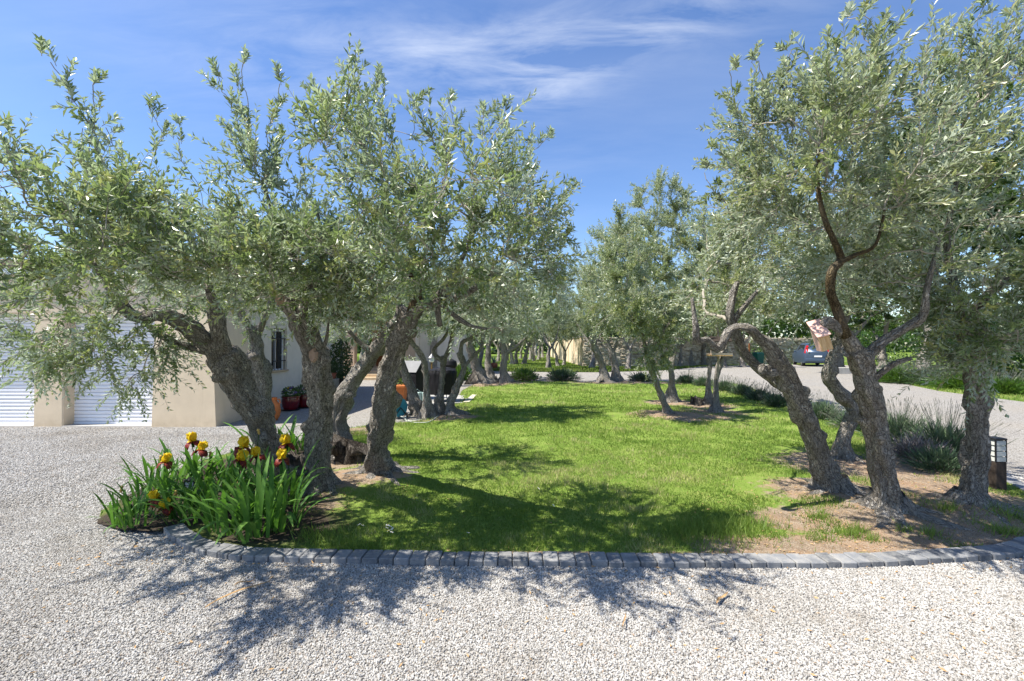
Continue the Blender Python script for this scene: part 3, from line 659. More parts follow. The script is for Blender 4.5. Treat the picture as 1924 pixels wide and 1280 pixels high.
olive('upright olive with a sawn off head and brown branch scar, rooted behind the irises',
      [(608, 935, 5.05, 84), (600, 890, 5.0, 62), (600, 830, 4.95, 58), (604, 770, 4.87, 60), (600, 720, 4.77, 62), (588, 670, 4.62, 64), (568, 620, 4.47, 58), (550, 580, 4.33, 52), (546, 562, 4.3, 46)],
      [[(556, 595, 4.36, 40), (535, 570, 4.3, 36), (519, 561, 4.27, 30)], [(556, 590, 4.35, 36), (572, 568, 4.3, 28), (570, 520, 4.25, 20), (530, 440, 4.1, 13), (492, 340, 4.0, 9)], [(556, 585, 4.34, 28), (592, 530, 4.3, 15), (605, 450, 4.2, 10), (590, 380, 4.1, 7)], [(598, 672, 4.6, 12), (612, 640, 4.58, 8), (619, 596, 4.55, 6)]],
      [(500, 455, 3.6, 50, 50, .7), (560, 500, 3.8, 110, 70, .9), (485, 320, 3.7, 30, 55, .25), (440, 510, 3.6, 100, 65, .9), (590, 450, 4.0, 50, 60, .6), (620, 560, 4.2, 80, 50, .5)],
      150, 12500, 13, GN, lean=0.45, stubs=(0,), shoots=[((480, 330, 3.9), (410, 140, 3.7)), ((480, 330, 3.9), (452, 118, 3.7)), ((505, 320, 3.9), (525, 160, 3.8)), ((530, 360, 4.0), (555, 245, 3.9)), ((560, 400, 4.1), (590, 280, 4.0))])
olive('bent olive rising from a hollow black stump, between the two upright front left trunks',
      [(655, 880, 6.4, 66), (642, 835, 6.4, 52), (634, 788, 6.4, 48), (650, 738, 6.35, 46), (678, 694, 6.3, 40), (708, 654, 6.2, 36), (736, 614, 6.1, 32)],
      [[(730, 622, 6.1, 28), (750, 575, 6.0, 18), (722, 500, 5.9, 12), (700, 430, 5.7, 8)], [(704, 662, 6.2, 18), (690, 655, 6.15, 16), (672, 640, 6.1, 13), (655, 622, 6.0, 10)]],
      [(700, 510, 6.0, 140, 90, 1.1), (650, 600, 6.0, 90, 50, .6), (800, 580, 6.0, 90, 50, .8)], 130, 11000, 14, GN, n=22)
olive('knotty olive with a swollen waist and hollow, casting its trunk shadow across the lawn',
      [(712, 908, 5.6, 96), (708, 872, 5.57, 62), (712, 820, 5.52, 56), (722, 778, 5.47, 64), (722, 748, 5.43, 68), (732, 702, 5.36, 56), (745, 662, 5.3, 54), (758, 627, 5.25, 54), (772, 592, 5.2, 56)],
      [[(764, 605, 5.22, 44), (790, 577, 5.15, 38), (815, 570, 5.1, 32), (850, 560, 5.0, 24), (885, 546, 4.9, 18), (925, 515, 4.8, 12)],
       [(772, 600, 5.2, 38), (784, 552, 5.1, 28), (774, 516, 5.0, 23), (752, 482, 4.9, 18), (740, 430, 4.8, 14), (722, 350, 4.6, 9)],
       [(800, 580, 5.15, 22), (838, 538, 5.0, 17), (862, 498, 4.8, 13), (900, 415, 4.6, 8)], [(820, 572, 5.1, 18), (824, 596, 5.06, 16), (826, 612, 5.05, 13)], [(830, 566, 5.08, 18), (852, 592, 5.0, 13), (884, 612, 4.95, 9), (915, 618, 4.9, 6)]],
      [(695, 350, 3.9, 62, 125, .9), (820, 390, 3.8, 160, 120, 1.1), (940, 400, 3.9, 95, 120, 1.0), (760, 500, 4.2, 190, 80, 1.1), (940, 525, 4.5, 120, 75, 1.0), (660, 485, 4.1, 80, 85, .9), (660, 240, 3.9, 45, 60, .35), (880, 600, 5.0, 120, 35, .7), (640, 555, 4.6, 80, 50, .7), (1000, 440, 4.2, 60, 90, .6)],
      330, 25000, 15, GN, lean=1.0, stubs=(3,), brown=(1,), shoots=[((665, 260, 4.2), (666, 100, 4.1)), ((640, 280, 4.3), (592, 165, 4.2)), ((730, 270, 4.3), (715, 150, 4.2)), ((770, 280, 4.3), (782, 185, 4.2)), ((850, 290, 4.3), (842, 190, 4.2)), ((900, 300, 4.3), (905, 212, 4.2)), ((940, 300, 4.3), (950, 205, 4.2)), ((985, 330, 4.4), (1022, 265, 4.3)), ((1000, 420, 4.5), (1060, 360, 4.4)), ((1010, 480, 4.6), (1068, 445, 4.5))])
# right front
olive('leaning olive with an arched limb curling across in front of the bird table',
      [(1568, 938, 4.95, 96), (1548, 882, 4.95, 54), (1522, 812, 4.95, 48), (1497, 752, 4.92, 50), (1477, 707, 4.9, 50), (1456, 668, 4.85, 48)],
      [[(1460, 676, 4.86, 44), (1440, 646, 4.8, 34), (1425, 634, 4.78, 28), (1408, 618, 4.72, 27), (1384, 614, 4.74, 21), (1368, 624, 4.7, 24), (1358, 644, 4.66, 20), (1346, 653, 4.68, 23), (1328, 638, 4.65, 16), (1311, 640, 4.6, 18), (1307, 612, 4.58, 16), (1300, 560, 4.62, 9)],
       [(1478, 722, 4.96, 36), (1440, 702, 5.02, 28), (1406, 674, 5.08, 28), (1390, 648, 5.1, 27), (1378, 614, 5.1, 27), (1372, 586, 5.08, 22), (1385, 530, 5.0, 12)], [(1380, 600, 5.1, 18), (1400, 575, 5.0, 14), (1425, 545, 4.9, 9)], [(1466, 690, 4.9, 40), (1440, 700, 4.85, 34), (1432, 690, 4.82, 22)]],
      [(1410, 490, 6.2, 105, 80, 1.0), (1325, 545, 6.0, 60, 45, .6), (1490, 500, 6.3, 110, 90, 1.0), (1395, 565, 6.2, 95, 45, .8), (1360, 440, 6.3, 65, 75, .8), (1450, 420, 6.4, 70, 70, .8), (1420, 580, 5.0, 45, 20, .3), (1325, 590, 5.1, 30, 25, .3)], 210, 21000, 16, GN, lean=0.5, stubs=(3,), mat='olive_leaf_pale')
olive('short twisted olive with an elbow bend behind the leaning one, near the lavender',
      [(1587, 880, 6.4, 56), (1583, 832, 6.4, 36), (1600, 787, 6.4, 36), (1602, 762, 6.4, 40), (1572, 732, 6.35, 34), (1556, 706, 6.3, 34), (1562, 680, 6.3, 27), (1572, 650, 6.3, 23), (1582, 612, 6.2, 16)],
      [[(1578, 630, 6.25, 16), (1600, 570, 6.1, 11), (1610, 500, 6.0, 8)]], [(1570, 470, 6.0, 120, 100, 1.2)], 110, 11000, 17, GN, n=22, mat='olive_leaf_pale')
olive('tall olive carrying the tilted nesting box, with one smooth yellow brown limb',
      [(1668, 978, 4.35, 116), (1665, 932, 4.35, 64), (1656, 872, 4.35, 56), (1646, 802, 4.33, 54), (1633, 737, 4.3, 54), (1620, 692, 4.27, 52), (1604, 655, 4.2, 48)],
      [[(1612, 672, 4.24, 42), (1592, 632, 4.17, 38), (1570, 610, 4.1, 34), (1550, 603, 4.06, 26)],
       [(1588, 630, 4.13, 28), (1574, 585, 4.06, 25), (1560, 545, 4.0, 23), (1564, 508, 3.96, 23), (1580, 488, 3.95, 20), (1566, 450, 3.9, 16), (1549, 410, 3.85, 14), (1537, 350, 3.8, 11), (1540, 270, 3.7, 7)],
       [(1576, 494, 3.95, 15), (1610, 478, 3.9, 12), (1645, 460, 3.85, 9), (1662, 395, 3.8, 6)], [(1618, 680, 4.26, 32), (1660, 642, 4.2, 25), (1700, 616, 4.15, 21), (1734, 592, 4.1, 19), (1742, 545, 4.05, 14), (1765, 450, 4, 9)], [(1640, 712, 4.3, 16), (1680, 684, 4.2, 13), (1712, 674, 4.12, 9)]],
      [(1470, 260, 3.8, 90, 100, .9), (1560, 360, 3.9, 130, 110, 1.1), (1640, 240, 3.8, 75, 110, .8), (1440, 380, 4.0, 80, 100, .9), (1680, 440, 4.0, 100, 100, 1.0), (1600, 170, 3.6, 40, 50, .3), (1540, 530, 4.4, 90, 60, .8), (1530, 200, 3.7, 60, 60, .5)],
      310, 23500, 18, GN, lean=0.65, stubs=(0, 4), brown=(1, 2), mat='olive_leaf_pale', shoots=[((1430, 260, 3.7), (1366, 135, 3.6)), ((1450, 240, 3.7), (1432, 110, 3.6)), ((1490, 220, 3.7), (1492, 95, 3.6)), ((1530, 200, 3.7), (1560, 90, 3.6)), ((1590, 200, 3.6), (1590, 35, 3.5)), ((1620, 200, 3.6), (1625, 30, 3.5)), ((1640, 200, 3.6), (1668, 45, 3.5)), ((1400, 330, 3.9), (1350, 280, 3.8)), ((1370, 400, 4.0), (1325, 330, 3.9))])
olive('rightmost front olive, standing straight beside the louvred path light',
      [(1820, 975, 4.5, 100), (1829, 922, 4.5, 56), (1835, 850, 4.5, 47), (1836, 780, 4.48, 43), (1832, 720, 4.45, 43), (1826, 660, 4.42, 44), (1816, 610, 4.4, 38)],
      [[(1820, 630, 4.4, 30), (1850, 562, 4.3, 22), (1910, 510, 4.2, 17), (1990, 450, 4.1, 12)], [(1817, 620, 4.4, 26), (1792, 540, 4.3, 18), (1780, 440, 4.2, 14), (1800, 330, 4.0, 9)], [(1826, 660, 4.42, 16), (1860, 650, 4.2, 11), (1890, 640, 4.0, 7)]],
      [(1790, 350, 3.9, 120, 140, 1.0), (1890, 260, 3.8, 110, 170, 1.1), (1830, 560, 4.0, 100, 100, .8), (1930, 480, 4.0, 110, 130, 1.0), (1740, 550, 4.2, 80, 80, .8), (1800, 670, 4.0, 70, 45, .4), (1860, 150, 3.5, 60, 60, .4), (1890, 660, 4.0, 60, 50, .4)],
      310, 25000, 19, GN, lean=0.5, mat='olive_leaf', shoots=[((1740, 270, 3.7), (1722, 130, 3.6)), ((1790, 230, 3.7), (1780, 110, 3.6)), ((1820, 180, 3.5), (1862, 5, 3.4)), ((1870, 160, 3.5), (1905, 30, 3.4)), ((1790, 250, 3.6), (1690, 155, 3.5)), ((1900, 140, 3.4), (1960, 60, 3.3))])
# mid trees
MK = dict(up=.25, n=16, step=.07, ll=.075, lw=.023, branch_sides=4)
GM = 'olive trees by the covered barbecues'
olive('olive leaning left with its foot beside the teal hose reel', [(790, 782, 10.7, 46), (776, 742, 10.7, 30), (758, 692, 10.6, 26), (746, 658, 10.5, 24), (730, 642, 10.4, 18)], [[(744, 655, 10.5, 18), (735, 610, 10.3, 10)]], [(740, 560, 10.3, 110, 65, 1.4)], 110, 19000, 21, GM, **MK)
olive('thin bowed olive in front of the tall black barbecue cover', [(803, 788, 10.2, 36), (802, 742, 10.2, 20), (800, 702, 10.2, 20), (794, 670, 10.15, 18), (776, 646, 10.1, 16), (768, 630, 10, 12)], [[(770, 635, 10, 12), (780, 590, 9.9, 8)]], [(800, 560, 10, 90, 60, 1.2)], 100, 16000, 22, GM, **MK)
olive('forked olive in front of the round black cover', [(826, 782, 10.6, 38), (828, 732, 10.6, 20), (832, 692, 10.6, 20), (835, 670, 10.55, 22)], [[(833, 680, 10.55, 16), (814, 660, 10.5, 13), (838, 630, 10.4, 9), (850, 590, 10.3, 6)], [(836, 672, 10.55, 15), (848, 640, 10.5, 13), (853, 600, 10.4, 9), (860, 560, 10.3, 6)]], [(860, 560, 10.3, 100, 65, 1.4)], 110, 19000, 23, GM, **MK)
olive('s-shaped olive with spreading roots right of the round black cover', [(850, 787, 10.4, 54), (846, 762, 10.4, 25), (860, 722, 10.4, 22), (872, 692, 10.4, 20), (863, 662, 10.35, 19)], [[(864, 672, 10.35, 17), (868, 645, 10.3, 13), (884, 636, 10.25, 11), (908, 626, 10.2, 8)], [(872, 692, 10.35, 12), (890, 668, 10.3, 10), (906, 652, 10.2, 8), (904, 630, 10.2, 6)]], [(900, 570, 10.2, 90, 55, 1.3), (940, 560, 10.5, 90, 60, 1.3)], 120, 21000, 24, GM, **MK)
GB = 'olive trees at the back edge of the lawn'
FK = dict(n=14, step=.1, ll=.085, lw=.024, branch_sides=4, mleaf=16, twig_len=(.25, .55))
olive('stout olive leaning left at the back left corner of the lawn', [(905, 724, 19.3, 46), (895, 692, 19.3, 26), (886, 662, 19.2, 22), (880, 642, 19.1, 16)], [[(882, 650, 19.1, 12), (895, 610, 19, 8)]], [(890, 580, 19, 75, 55, 1.9), (850, 600, 19, 50, 40, 1.3)], 110, 16000, 25, GB, **FK)
olive('straight thin olive between two thicker ones at the back left', [(920, 717, 21, 26), (917, 682, 21, 16), (918, 650, 21, 13)], [[(918, 655, 21, 9), (925, 610, 21, 6)]], [(930, 575, 21, 65, 55, 1.8)], 100, 14000, 26, GB, **FK)
olive('dark forked olive left of the two far lavender bushes', [(949, 723, 19.4, 36), (946, 692, 19.4, 19), (948, 660, 19.4, 17), (942, 642, 19.3, 13)], [[(949, 664, 19.4, 12), (972, 650, 19.3, 9), (992, 630, 19.2, 6)], [(943, 648, 19.3, 10), (938, 610, 19.2, 7)]], [(985, 555, 19.2, 85, 85, 2.0), (925, 555, 19.3, 75, 75, 1.7), (1020, 530, 19.2, 50, 50, 1.4)], 140, 30000, 27, GB, **FK)
olive('bowed dark olive before the corner of the stone wall', [(1138, 722, 19.5, 40), (1132, 690, 19.5, 20), (1120, 660, 19.4, 18), (1110, 638, 19.3, 14)], [[(1114, 645, 19.3, 11), (1125, 600, 19.2, 8)]], [(1130, 550, 19.2, 75, 80, 1.9), (1110, 510, 19.2, 45, 60, 1.2)], 130, 26000, 28, GB, mat='olive_leaf_pale', **FK)
olive('short olive just right of the bowed dark one', [(1157, 720, 20, 32), (1156, 690, 20, 22), (1148, 660, 20, 16), (1140, 640, 20, 10)], [[(1150, 665, 20, 10), (1165, 630, 19.9, 7)]], [(1180, 580, 19.8, 70, 60, 1.8)], 100, 14000, 29, GB, mat='olive_leaf_pale', **FK)
GR = 'olive trees on the bare patch right of the lawn'
olive('olive leaning left with a low spray of leaves, on the bare patch', [(1260, 787, 10.2, 36), (1246, 752, 10.2, 19), (1230, 712, 10.2, 18), (1220, 682, 10.15, 18), (1214, 652, 10.1, 14)], [[(1217, 665, 10.1, 13), (1205, 620, 10, 9), (1190, 560, 9.9, 6)], [(1219, 672, 10.15, 10), (1240, 635, 10, 8), (1262, 600, 9.9, 6)]], [(1190, 530, 10, 95, 90, 1.5), (1150, 590, 9.9, 60, 50, .8), (1230, 600, 9.9, 80, 50, .8), (1225, 680, 9.9, 35, 30, .4), (1180, 450, 10.2, 60, 50, 1.1), (1250, 590, 10, 50, 40, .9)], 190, 36000, 31, GR, mat='olive_leaf_pale', **MK)
olive('upright olive with a flared foot, back of the bare patch', [(1263, 758, 12.8, 42), (1262, 722, 12.8, 20), (1262, 692, 12.8, 18), (1268, 660, 12.8, 17), (1282, 640, 12.8, 13)], [[(1266, 668, 12.8, 12), (1250, 640, 12.7, 9), (1240, 580, 12.6, 6)], [(1280, 645, 12.8, 11), (1310, 610, 12.7, 8), (1320, 550, 12.6, 6)]], [(1240, 440, 12.4, 95, 90, 1.7), (1320, 470, 12.6, 90, 85, 1.6), (1320, 570, 12.6, 80, 55, 1.2), (1245, 375, 12.4, 55, 45, .9), (1180, 530, 12.4, 80, 75, 1.4), (1165, 460, 12.4, 60, 55, 1.0)], 230, 52000, 32, GR, shoots=[((1240, 380, 12.4), (1238, 325, 12.4))], mat='olive_leaf_pale', **MK)
olive('pale slim olive sunlit white, left of the bird table trunk', [(1331, 762, 12.4, 32), (1331, 722, 12.4, 14), (1334, 682, 12.4, 13), (1331, 655, 12.4, 11)], [[(1332, 660, 12.4, 9), (1320, 610, 12.3, 6)]], [(1330, 540, 12.3, 75, 60, 1.4), (1360, 450, 12.4, 60, 60, 1.3)], 110, 19000, 33, GR, mat='olive_leaf_pale', **MK)
olive('dark slim olive under the bird table', [(1344, 780, 10.9, 34), (1345, 742, 10.9, 16), (1348, 702, 10.9, 15), (1354, 680, 10.9, 19), (1360, 650, 10.9, 13)], [[(1357, 668, 10.9, 11), (1380, 620, 10.8, 7)]], [(1390, 540, 10.8, 80, 60, 1.3), (1400, 440, 10.9, 60, 60, 1.2)], 110, 18000, 34, GR, mat='olive_leaf_pale', **MK)
# the far grove: a few built trees, the rest copies
def copy_tree(o, parent=None):
    c = o.copy(); col.objects.link(c)
    if parent is not None: c.parent = parent
    for ch in list(o.children): copy_tree(ch, c)
    return c
def free_tree(name, cat, label, group, x, y, hgt, crown_r, lean, seed, leafmat_, leaves, ll, lw, trunk_r=.14, fork=1.5, nodes=80, barkmat='bark', **kw):
    rng = np.random.default_rng(seed); root = empty(name, (x, y, 0)); tag(root, label, cat, group)
    b = np.array((x, y, 0.)); top = b + np.array((lean, rng.uniform(-.2, .2), fork))
    pts = [np.append(b + (0, 0, .02), trunk_r * 1.3), np.append(b + (top - b) * .3 + rng.normal(0, .06, 3) * (1, 1, 0), trunk_r), np.append(b + (top - b) * .65 + rng.normal(0, .08, 3) * (1, 1, 0), trunk_r * .9), np.append(top, trunk_r * .7)]
    trunk_obj('trunk', pts, M[barkmat], root, 14, seed, .9, .5, .1, True); src = [top[None]]
    cz = (hgt + fork) / 2 + .15; rz = (hgt - fork) / 2 + .25
    for k in range(3):
        an = rng.uniform(0, 2.1) + 2.1 * k; e = top + np.array((math.cos(an) * crown_r * .5, math.sin(an) * crown_r * .5, (hgt - fork) * .35))
        pl = [np.append(top - (0, 0, .12), trunk_r * .55), np.append((top + e) / 2 + rng.normal(0, .1, 3), trunk_r * .4), np.append(e, trunk_r * .2)]
        trunk_obj('limb', pl, M[barkmat], root, 8, seed + k, .6, 0, .12); src.append(smooth_line(pl, .2)[2:, :3])
    ells = [(x + lean, y, cz, crown_r * .8, rz * .75, crown_r * .8)]
    for k in range(5):
        an = rng.uniform(0, 6.28); ells.append((x + lean + math.cos(an) * crown_r * .5, y + math.sin(an) * crown_r * .5, cz + rng.uniform(-.5, .55) * rz, crown_r * .5, rz * .42, crown_r * .5))
    crown(root, rng, np.concatenate(src), .05, ells, nodes, leaves, ll, lw, M[leafmat_], branch_sides=4, mleaf=16, twig_len=(.25, .6), **kw)
    return root
GF = 'olive trees of the grove beyond the gravel path'
LF = 'far olive tree of the grove beyond the gravel path'
protos = [free_tree('olive_tree', 'olive tree', LF, GF, 0, 0, 6.0 + .4 * k, 2.2 + .15 * k, (-.3, .35, .1, -.1)[k], 50 + k, ('olive_leaf', 'olive_leaf_pale', 'olive_leaf', 'olive_leaf_pale')[k], 16000, .12, .04, .15) for k in range(4)]
far_px = [(1030, 691, 'olive with flared roots nearest the path, left of the two slender far trunks', 1), (1048, 688, 'slender straight olive trunk before the pale wall, left one of a pair', .8), (1060, 686, 'slender straight olive trunk before the pale wall, right one of a pair', .85),
          (962, 685, None, 1), (969, 684, None, .9), (985, 684, None, 1), (1003, 679, None, 1), (996, 676, None, 1), (1012, 676, None, 1), (978, 674, None, 1), (953, 678, None, 1), (935, 680, None, 1), (1020, 672, None, 1), (915, 684, None, 1), (1180, 693, 'dark olive trunk before the stone wall, left of the low leaf spray', 1), (1210, 690, 'second olive before the stone wall, seen behind the low leaf spray', 1),
          (1278, 688, 'paired dark trunks olive before the stone wall, left of the pale slim olive', 1), (1300, 687, 'crooked olive before the stone wall, just left of the pale slim olive', 1), (1322, 686, 'curved olive close to the stone wall, behind the pale slim olive', .9), (1112, 691, 'olive before the end of the stone wall, left of the bowed dark trunk', 1), (1246, 690, 'leafy olive before the stone wall, behind the upright one on the bare patch', 1.05), (1360, 689, 'leafy olive before the stone wall, behind the bird table', 1.05), (1395, 690, 'olive before the stone wall, behind the arched limb', 1), (900, 690, None, 1.05), (880, 684, None, 1.1), (1075, 676, None, 1)]
for i, (px, py, lab, sc) in enumerate(far_px):
    k = i % 4; o = protos[k] if i < 4 else copy_tree(protos[k]); g = G(px, py)
    o.location = (g[0], g[1], 0); o.rotation_euler = (0, 0, rnd.uniform(0, 6.28)); o.scale = (sc * rnd.uniform(.92, 1.08),) * 2 + (sc * rnd.uniform(.92, 1.1),)
    o['label'] = lab or LF
# broad dark trees behind
GD = 'broad green trees behind the drive'
bg = [(20.0, 22.0, 15.6, 6.0, 'tall dark green evergreen behind the tilted nesting box tree', 'oak_leaf'), (29.5, 22, 15.4, 6.0, 'tall dark evergreen at the right edge behind the straight front olive', 'oak_leaf'), (19.5, 27, 7.2, 3.2, 'dark evergreen behind the parked car', 'oak_leaf'),
      (24.6, 25, 15.0, 5.6, 'tall dark evergreen behind the two front olives at the right', 'oak_leaf'), (27, 33, 8.0, 3.6, 'broad green tree right of the parked car', 'shrub_leaf'), (24, 44, 8.5, 4.0, 'mid green tree rising above the stone wall behind the car', 'shrub_leaf'), (14, 46, 7.5, 3.4, 'grey green tree rising behind the stone wall, left of the green bin', 'olive_leaf'), (3.6, 70, 15, 6, 'deep green tree at the far end of the grove', 'oak_leaf'), (-6, 62, 9, 4.5, 'green tree far behind the agave', 'shrub_leaf'), (-13, 40, 7.5, 3.6, 'green tree behind the house roof', 'olive_leaf'), (31, 24, 8.5, 4, 'broad tree beyond the herb bed', 'oak_leaf'), (-20, 24, 7.5, 3.4, 'grey green tree behind the garage roof', 'olive_leaf')]
bp_ = {}
for i, (x, y, h, cr, lab, mt) in enumerate(bg):
    near = h > 12
    if (mt, near) not in bp_:
        bp_[(mt, near)] = free_tree('broadleaf_tree', 'tree', lab, GD, x, y, h, cr, 0, 70 + i, mt, 42000 if near else 15000, .21 if near else .17, .10 if near else .085, .25, h * .18, 140); bp_[(mt, near)]['h0'] = h
    else:
        o = copy_tree(bp_[(mt, near)]); o.location = (x, y, 0); s = h / o['h0']; o.scale = (s, s, s); o.rotation_euler = (0, 0, rnd.uniform(0, 6)); o['label'] = lab
# ------------------------------------------------------------------ lawn grass, one mass
def blades(name, X, Y, Z, hgt, wid, lean, mat, rng, tint):
    n = len(X); an = rng.uniform(0, 6.28, n); la = rng.uniform(0, 6.28, n); b = np.stack([X, Y, Z], -1)
    wv = np.stack([np.cos(an), np.sin(an), np.zeros(n)], -1) * (wid / 2)[:, None]; lv = np.stack([np.cos(la), np.sin(la), np.zeros(n)], -1) * (lean * hgt)[:, None]
    tip = b + lv + np.array((0, 0, 1.)) * hgt[:, None]
    V = np.stack([b - wv, b + wv, tip], 1).reshape(-1, 3)
    o = link(name, npmesh(name, V, [np.arange(n * 3).reshape(n, 3)], mat, False, {'tint': tint})); return tag(o, kind='stuff')
rg = np.random.default_rng(5)
def lawn_points(n, y0, y1, pw):
    y = (rg.random(n) * (y1 ** pw - y0 ** pw) + y0 ** pw) ** (1 / pw); x = rg.uniform(-1.2, 1.2, n) * y; m = (x > -5.2) & (x < 9.5); x, y = x[m], y[m]
    m = inpoly(x, y, LAWN); x, y = x[m], y[m]
    s_ = np.maximum(blobs(x, y, SOIL) + .55 * fbm(np.stack([x * 2.2, y * 2.2, x * 0], -1), 3), blobs(x, y, BED) * 1.2)
    keep = rg.random(len(x)) < np.clip(1.12 - 2.1 * np.clip(s_ - .12, 0, 1), .012, 1)
    x, y = x[keep], y[keep]; return x, y
x, y = lawn_points(470000, 3.4, 19.8, -.2); nz = fbm(np.stack([x * .9, y * .9, x * 0 + 3], -1), 4); n2_ = fbm(np.stack([x * 5, y * 5, x * 0 + 8], -1), 2)
h = np.clip(.016 + .0026 * y, 0, .05) * rg.uniform(.5, 1.5, len(x)) * (1 + .5 * np.clip(n2_, -.7, 1)); w = np.clip(.0035 + .0011 * y, 0, .022)
blades('grass', x, y, lawn_h(x, y) - .004, h, w, rg.uniform(.1, .8, len(x)), M['grass_blade'], rg, np.clip(.45 + .38 * nz + .34 * n2_ + rg.normal(0, .19, len(x)), 0, 1))
# longer tufts by the kerb, on the bare patch and along the left edge
tx, ty, th = [], [], []
for px, py, r, n, hh in [(1340, 1000, .22, 900, .11), (1400, 985, .16, 600, .10), (1290, 1010, .25, 700, .09), (1600, 1008, .06, 140, .10), (1610, 1000, .05, 120, .09), (1540, 1012, .07, 120, .07), (1460, 1008, .07, 120, .06), (1535, 975, .05, 110, .1), (1640, 1015, .05, 90, .07), (1750, 1005, .06, 110, .08), (1780, 965, .05, 110, .1), (1890, 1000, .08, 160, .1), (1905, 975, .12, 200, .11), (1660, 905, .08, 120, .06), (1620, 905, .1, 150, .05), (1700, 1000, .04, 70, .06),
                              (640, 1030, .15, 350, .07), (760, 1030, .2, 350, .07), (900, 1035, .25, 350, .06), (1050, 1035, .25, 300, .06), (600, 1010, .12, 300, .10), (700, 830, .3, 500, .12), (660, 815, .25, 350, .10), (750, 800, .3, 350, .1), (1500, 890, .35, 500, .06), (1620, 850, .3, 500, .1)]:
    g = G(px, py, .05); tx.append(rg.normal(g[0], r, n)); ty.append(rg.normal(g[1], r * .6, n)); th.append(np.full(n, hh))
x, y, h = np.concatenate(tx), np.concatenate(ty), np.concatenate(th); m = inpoly(x, y, LAWN); x, y, h = x[m], y[m], h[m]
blades('grass', x, y, lawn_h(x, y) - .004, h * rg.uniform(.4, 1.2, len(x)), np.full(len(x), .0065), rg.uniform(.2, .9, len(x)), M['grass_blade'], rg, np.clip(rg.normal(.4, .16, len(x)), 0, 1))
# straw and dead grass lying on the bare soil
n = 26000; y = rg.uniform(3.5, 13.5, n); x = rg.uniform(-4.5, 7.5, n); m = inpoly(x, y, LAWN) & (rg.random(n) < blobs(x, y, SOIL) ** .7) & (blobs(x, y, BED) < .5); x, y = x[m], y[m]
blades('dead_grass', x, y, lawn_h(x, y) - .001, rg.uniform(.006, .022, len(x)), rg.uniform(.003, .006, len(x)), rg.uniform(1, 3.2, len(x)), M['dry_leaf'], rg, rg.random(len(x)))
# far grass past the path
n = 90000; y = rg.uniform(27, 62, n); x = rg.uniform(-.75, .62, n) * y; m = ~inpoly(x, y, GRAV) & (x < 5.3 + 0 * y) | ((y < 34.5) & (x > 5.3) & ~inpoly(x, y, GRAV) & (x < 21)); m &= ~((x < -3) & (y < 37)); x, y = x[m], y[m]
blades('grass', x, y, x * 0 - .01, rg.uniform(.05, .14, len(x)), rg.uniform(.03, .06, len(x)), rg.uniform(.1, .8, len(x)), M['grass_blade'], rg, np.clip(.5 + .3 * fbm(np.stack([x * .3, y * .3, x * 0], -1), 3) + rg.normal(0, .15, len(x)), 0, 1))
n = 60000; x = rg.uniform(14.6, 34, n); y = rg.uniform(6, 36, n); m = ~inpoly(x, y, GRAV); x, y = x[m], y[m]
blades('grass', x, y, x * 0 - .01, rg.uniform(.05, .12, len(x)), rg.uniform(.025, .045, len(x)), rg.uniform(.1, .8, len(x)), M['grass_blade'], rg, np.clip(.45 + rg.normal(0, .18, len(x)), 0, 1))
# litter of fallen leaves and chips on gravel and soil
n = 7000; x = rg.uniform(-3.5, 5.5, n); y = rg.uniform(2.1, 5.4, n); keep = rg.random(n) < np.where(y < 3.36, .22 + .25 * (x > 1), 1) * np.where(inpoly(x, y, LAWN), np.clip(blobs(x, y, SOIL) * 1.3, 0.02, 1), .55); x, y = x[keep], y[keep]; n = len(x)
zl = np.where(inpoly(x, y, LAWN), lawn_h(x, y) + .006, .014); an = rg.uniform(0, 6.28, n); L_ = rg.uniform(.016, .045, n); d = np.stack([np.cos(an), np.sin(an), rg.normal(0, .15, n)], -1) * L_[:, None]; wv = np.stack([-np.sin(an), np.cos(an), rg.normal(0, .4, n)], -1) * .0048
b = np.stack([x, y, zl], -1)
tag(link('leaf_litter', npmesh('leaf_litter', np.stack([b, b + d * .5 + wv, b + d, b + d * .5 - wv], 1).reshape(-1, 3), [np.arange(n * 4).reshape(n, 4)], M['dry_leaf'])), kind='stuff')

# ------------------------------------------------------------------ the house with its garage
house = empty('house', (-8, 12, 0)); tag(house, 'beige rendered single storey house with two white roller garage doors and a barred window', 'house')
HO = Vector(house.location)
def hb(name, x0, x1, y0, y1, z0, z1, mat, parent=house, bev=0):
    p = HO if parent is house else HO
    return MB().box(((x0 + x1) / 2 - p.x, (y0 + y1) / 2 - p.y, (z0 + z1) / 2 - p.z), (x1 - x0, y1 - y0, z1 - z0), bev=bev).build(name, M[mat], parent)
BR = 'beige_render'
hb('wall', -14, -11.72, 9.2, 9.5, 0, 2.3, BR); hb('pillar', -9.67, -9.07, 9.2, 9.5, -.02, 2.3, BR, bev=.02); hb('lintel', -14, -6.05, 9.2, 9.5, 2.3, 3.2, BR)
MB().hull([Vector(q) - HO for q in [(-7.22, 9.13, -.02), (-5.93, 9.13, -.02), (-5.93, 10.6, -.02), (-7.22, 10.6, -.02), (-7.22, 9.155, .5), (-6.02, 9.155, .5), (-6.02, 10.6, .5), (-7.22, 9.2, 1.7), (-6.08, 9.2, 1.7), (-6.08, 10.6, 1.7), (-7.22, 9.2, 2.298), (-6.08, 9.2, 2.298), (-6.08, 10.6, 2.298), (-7.22, 10.6, 2.298)]]).build('buttress', M[BR], house)
hb('wall', -7.22, -6.07, 9.5, 10.6, 2.3, 3.2, BR)
PR = 'pale_render'
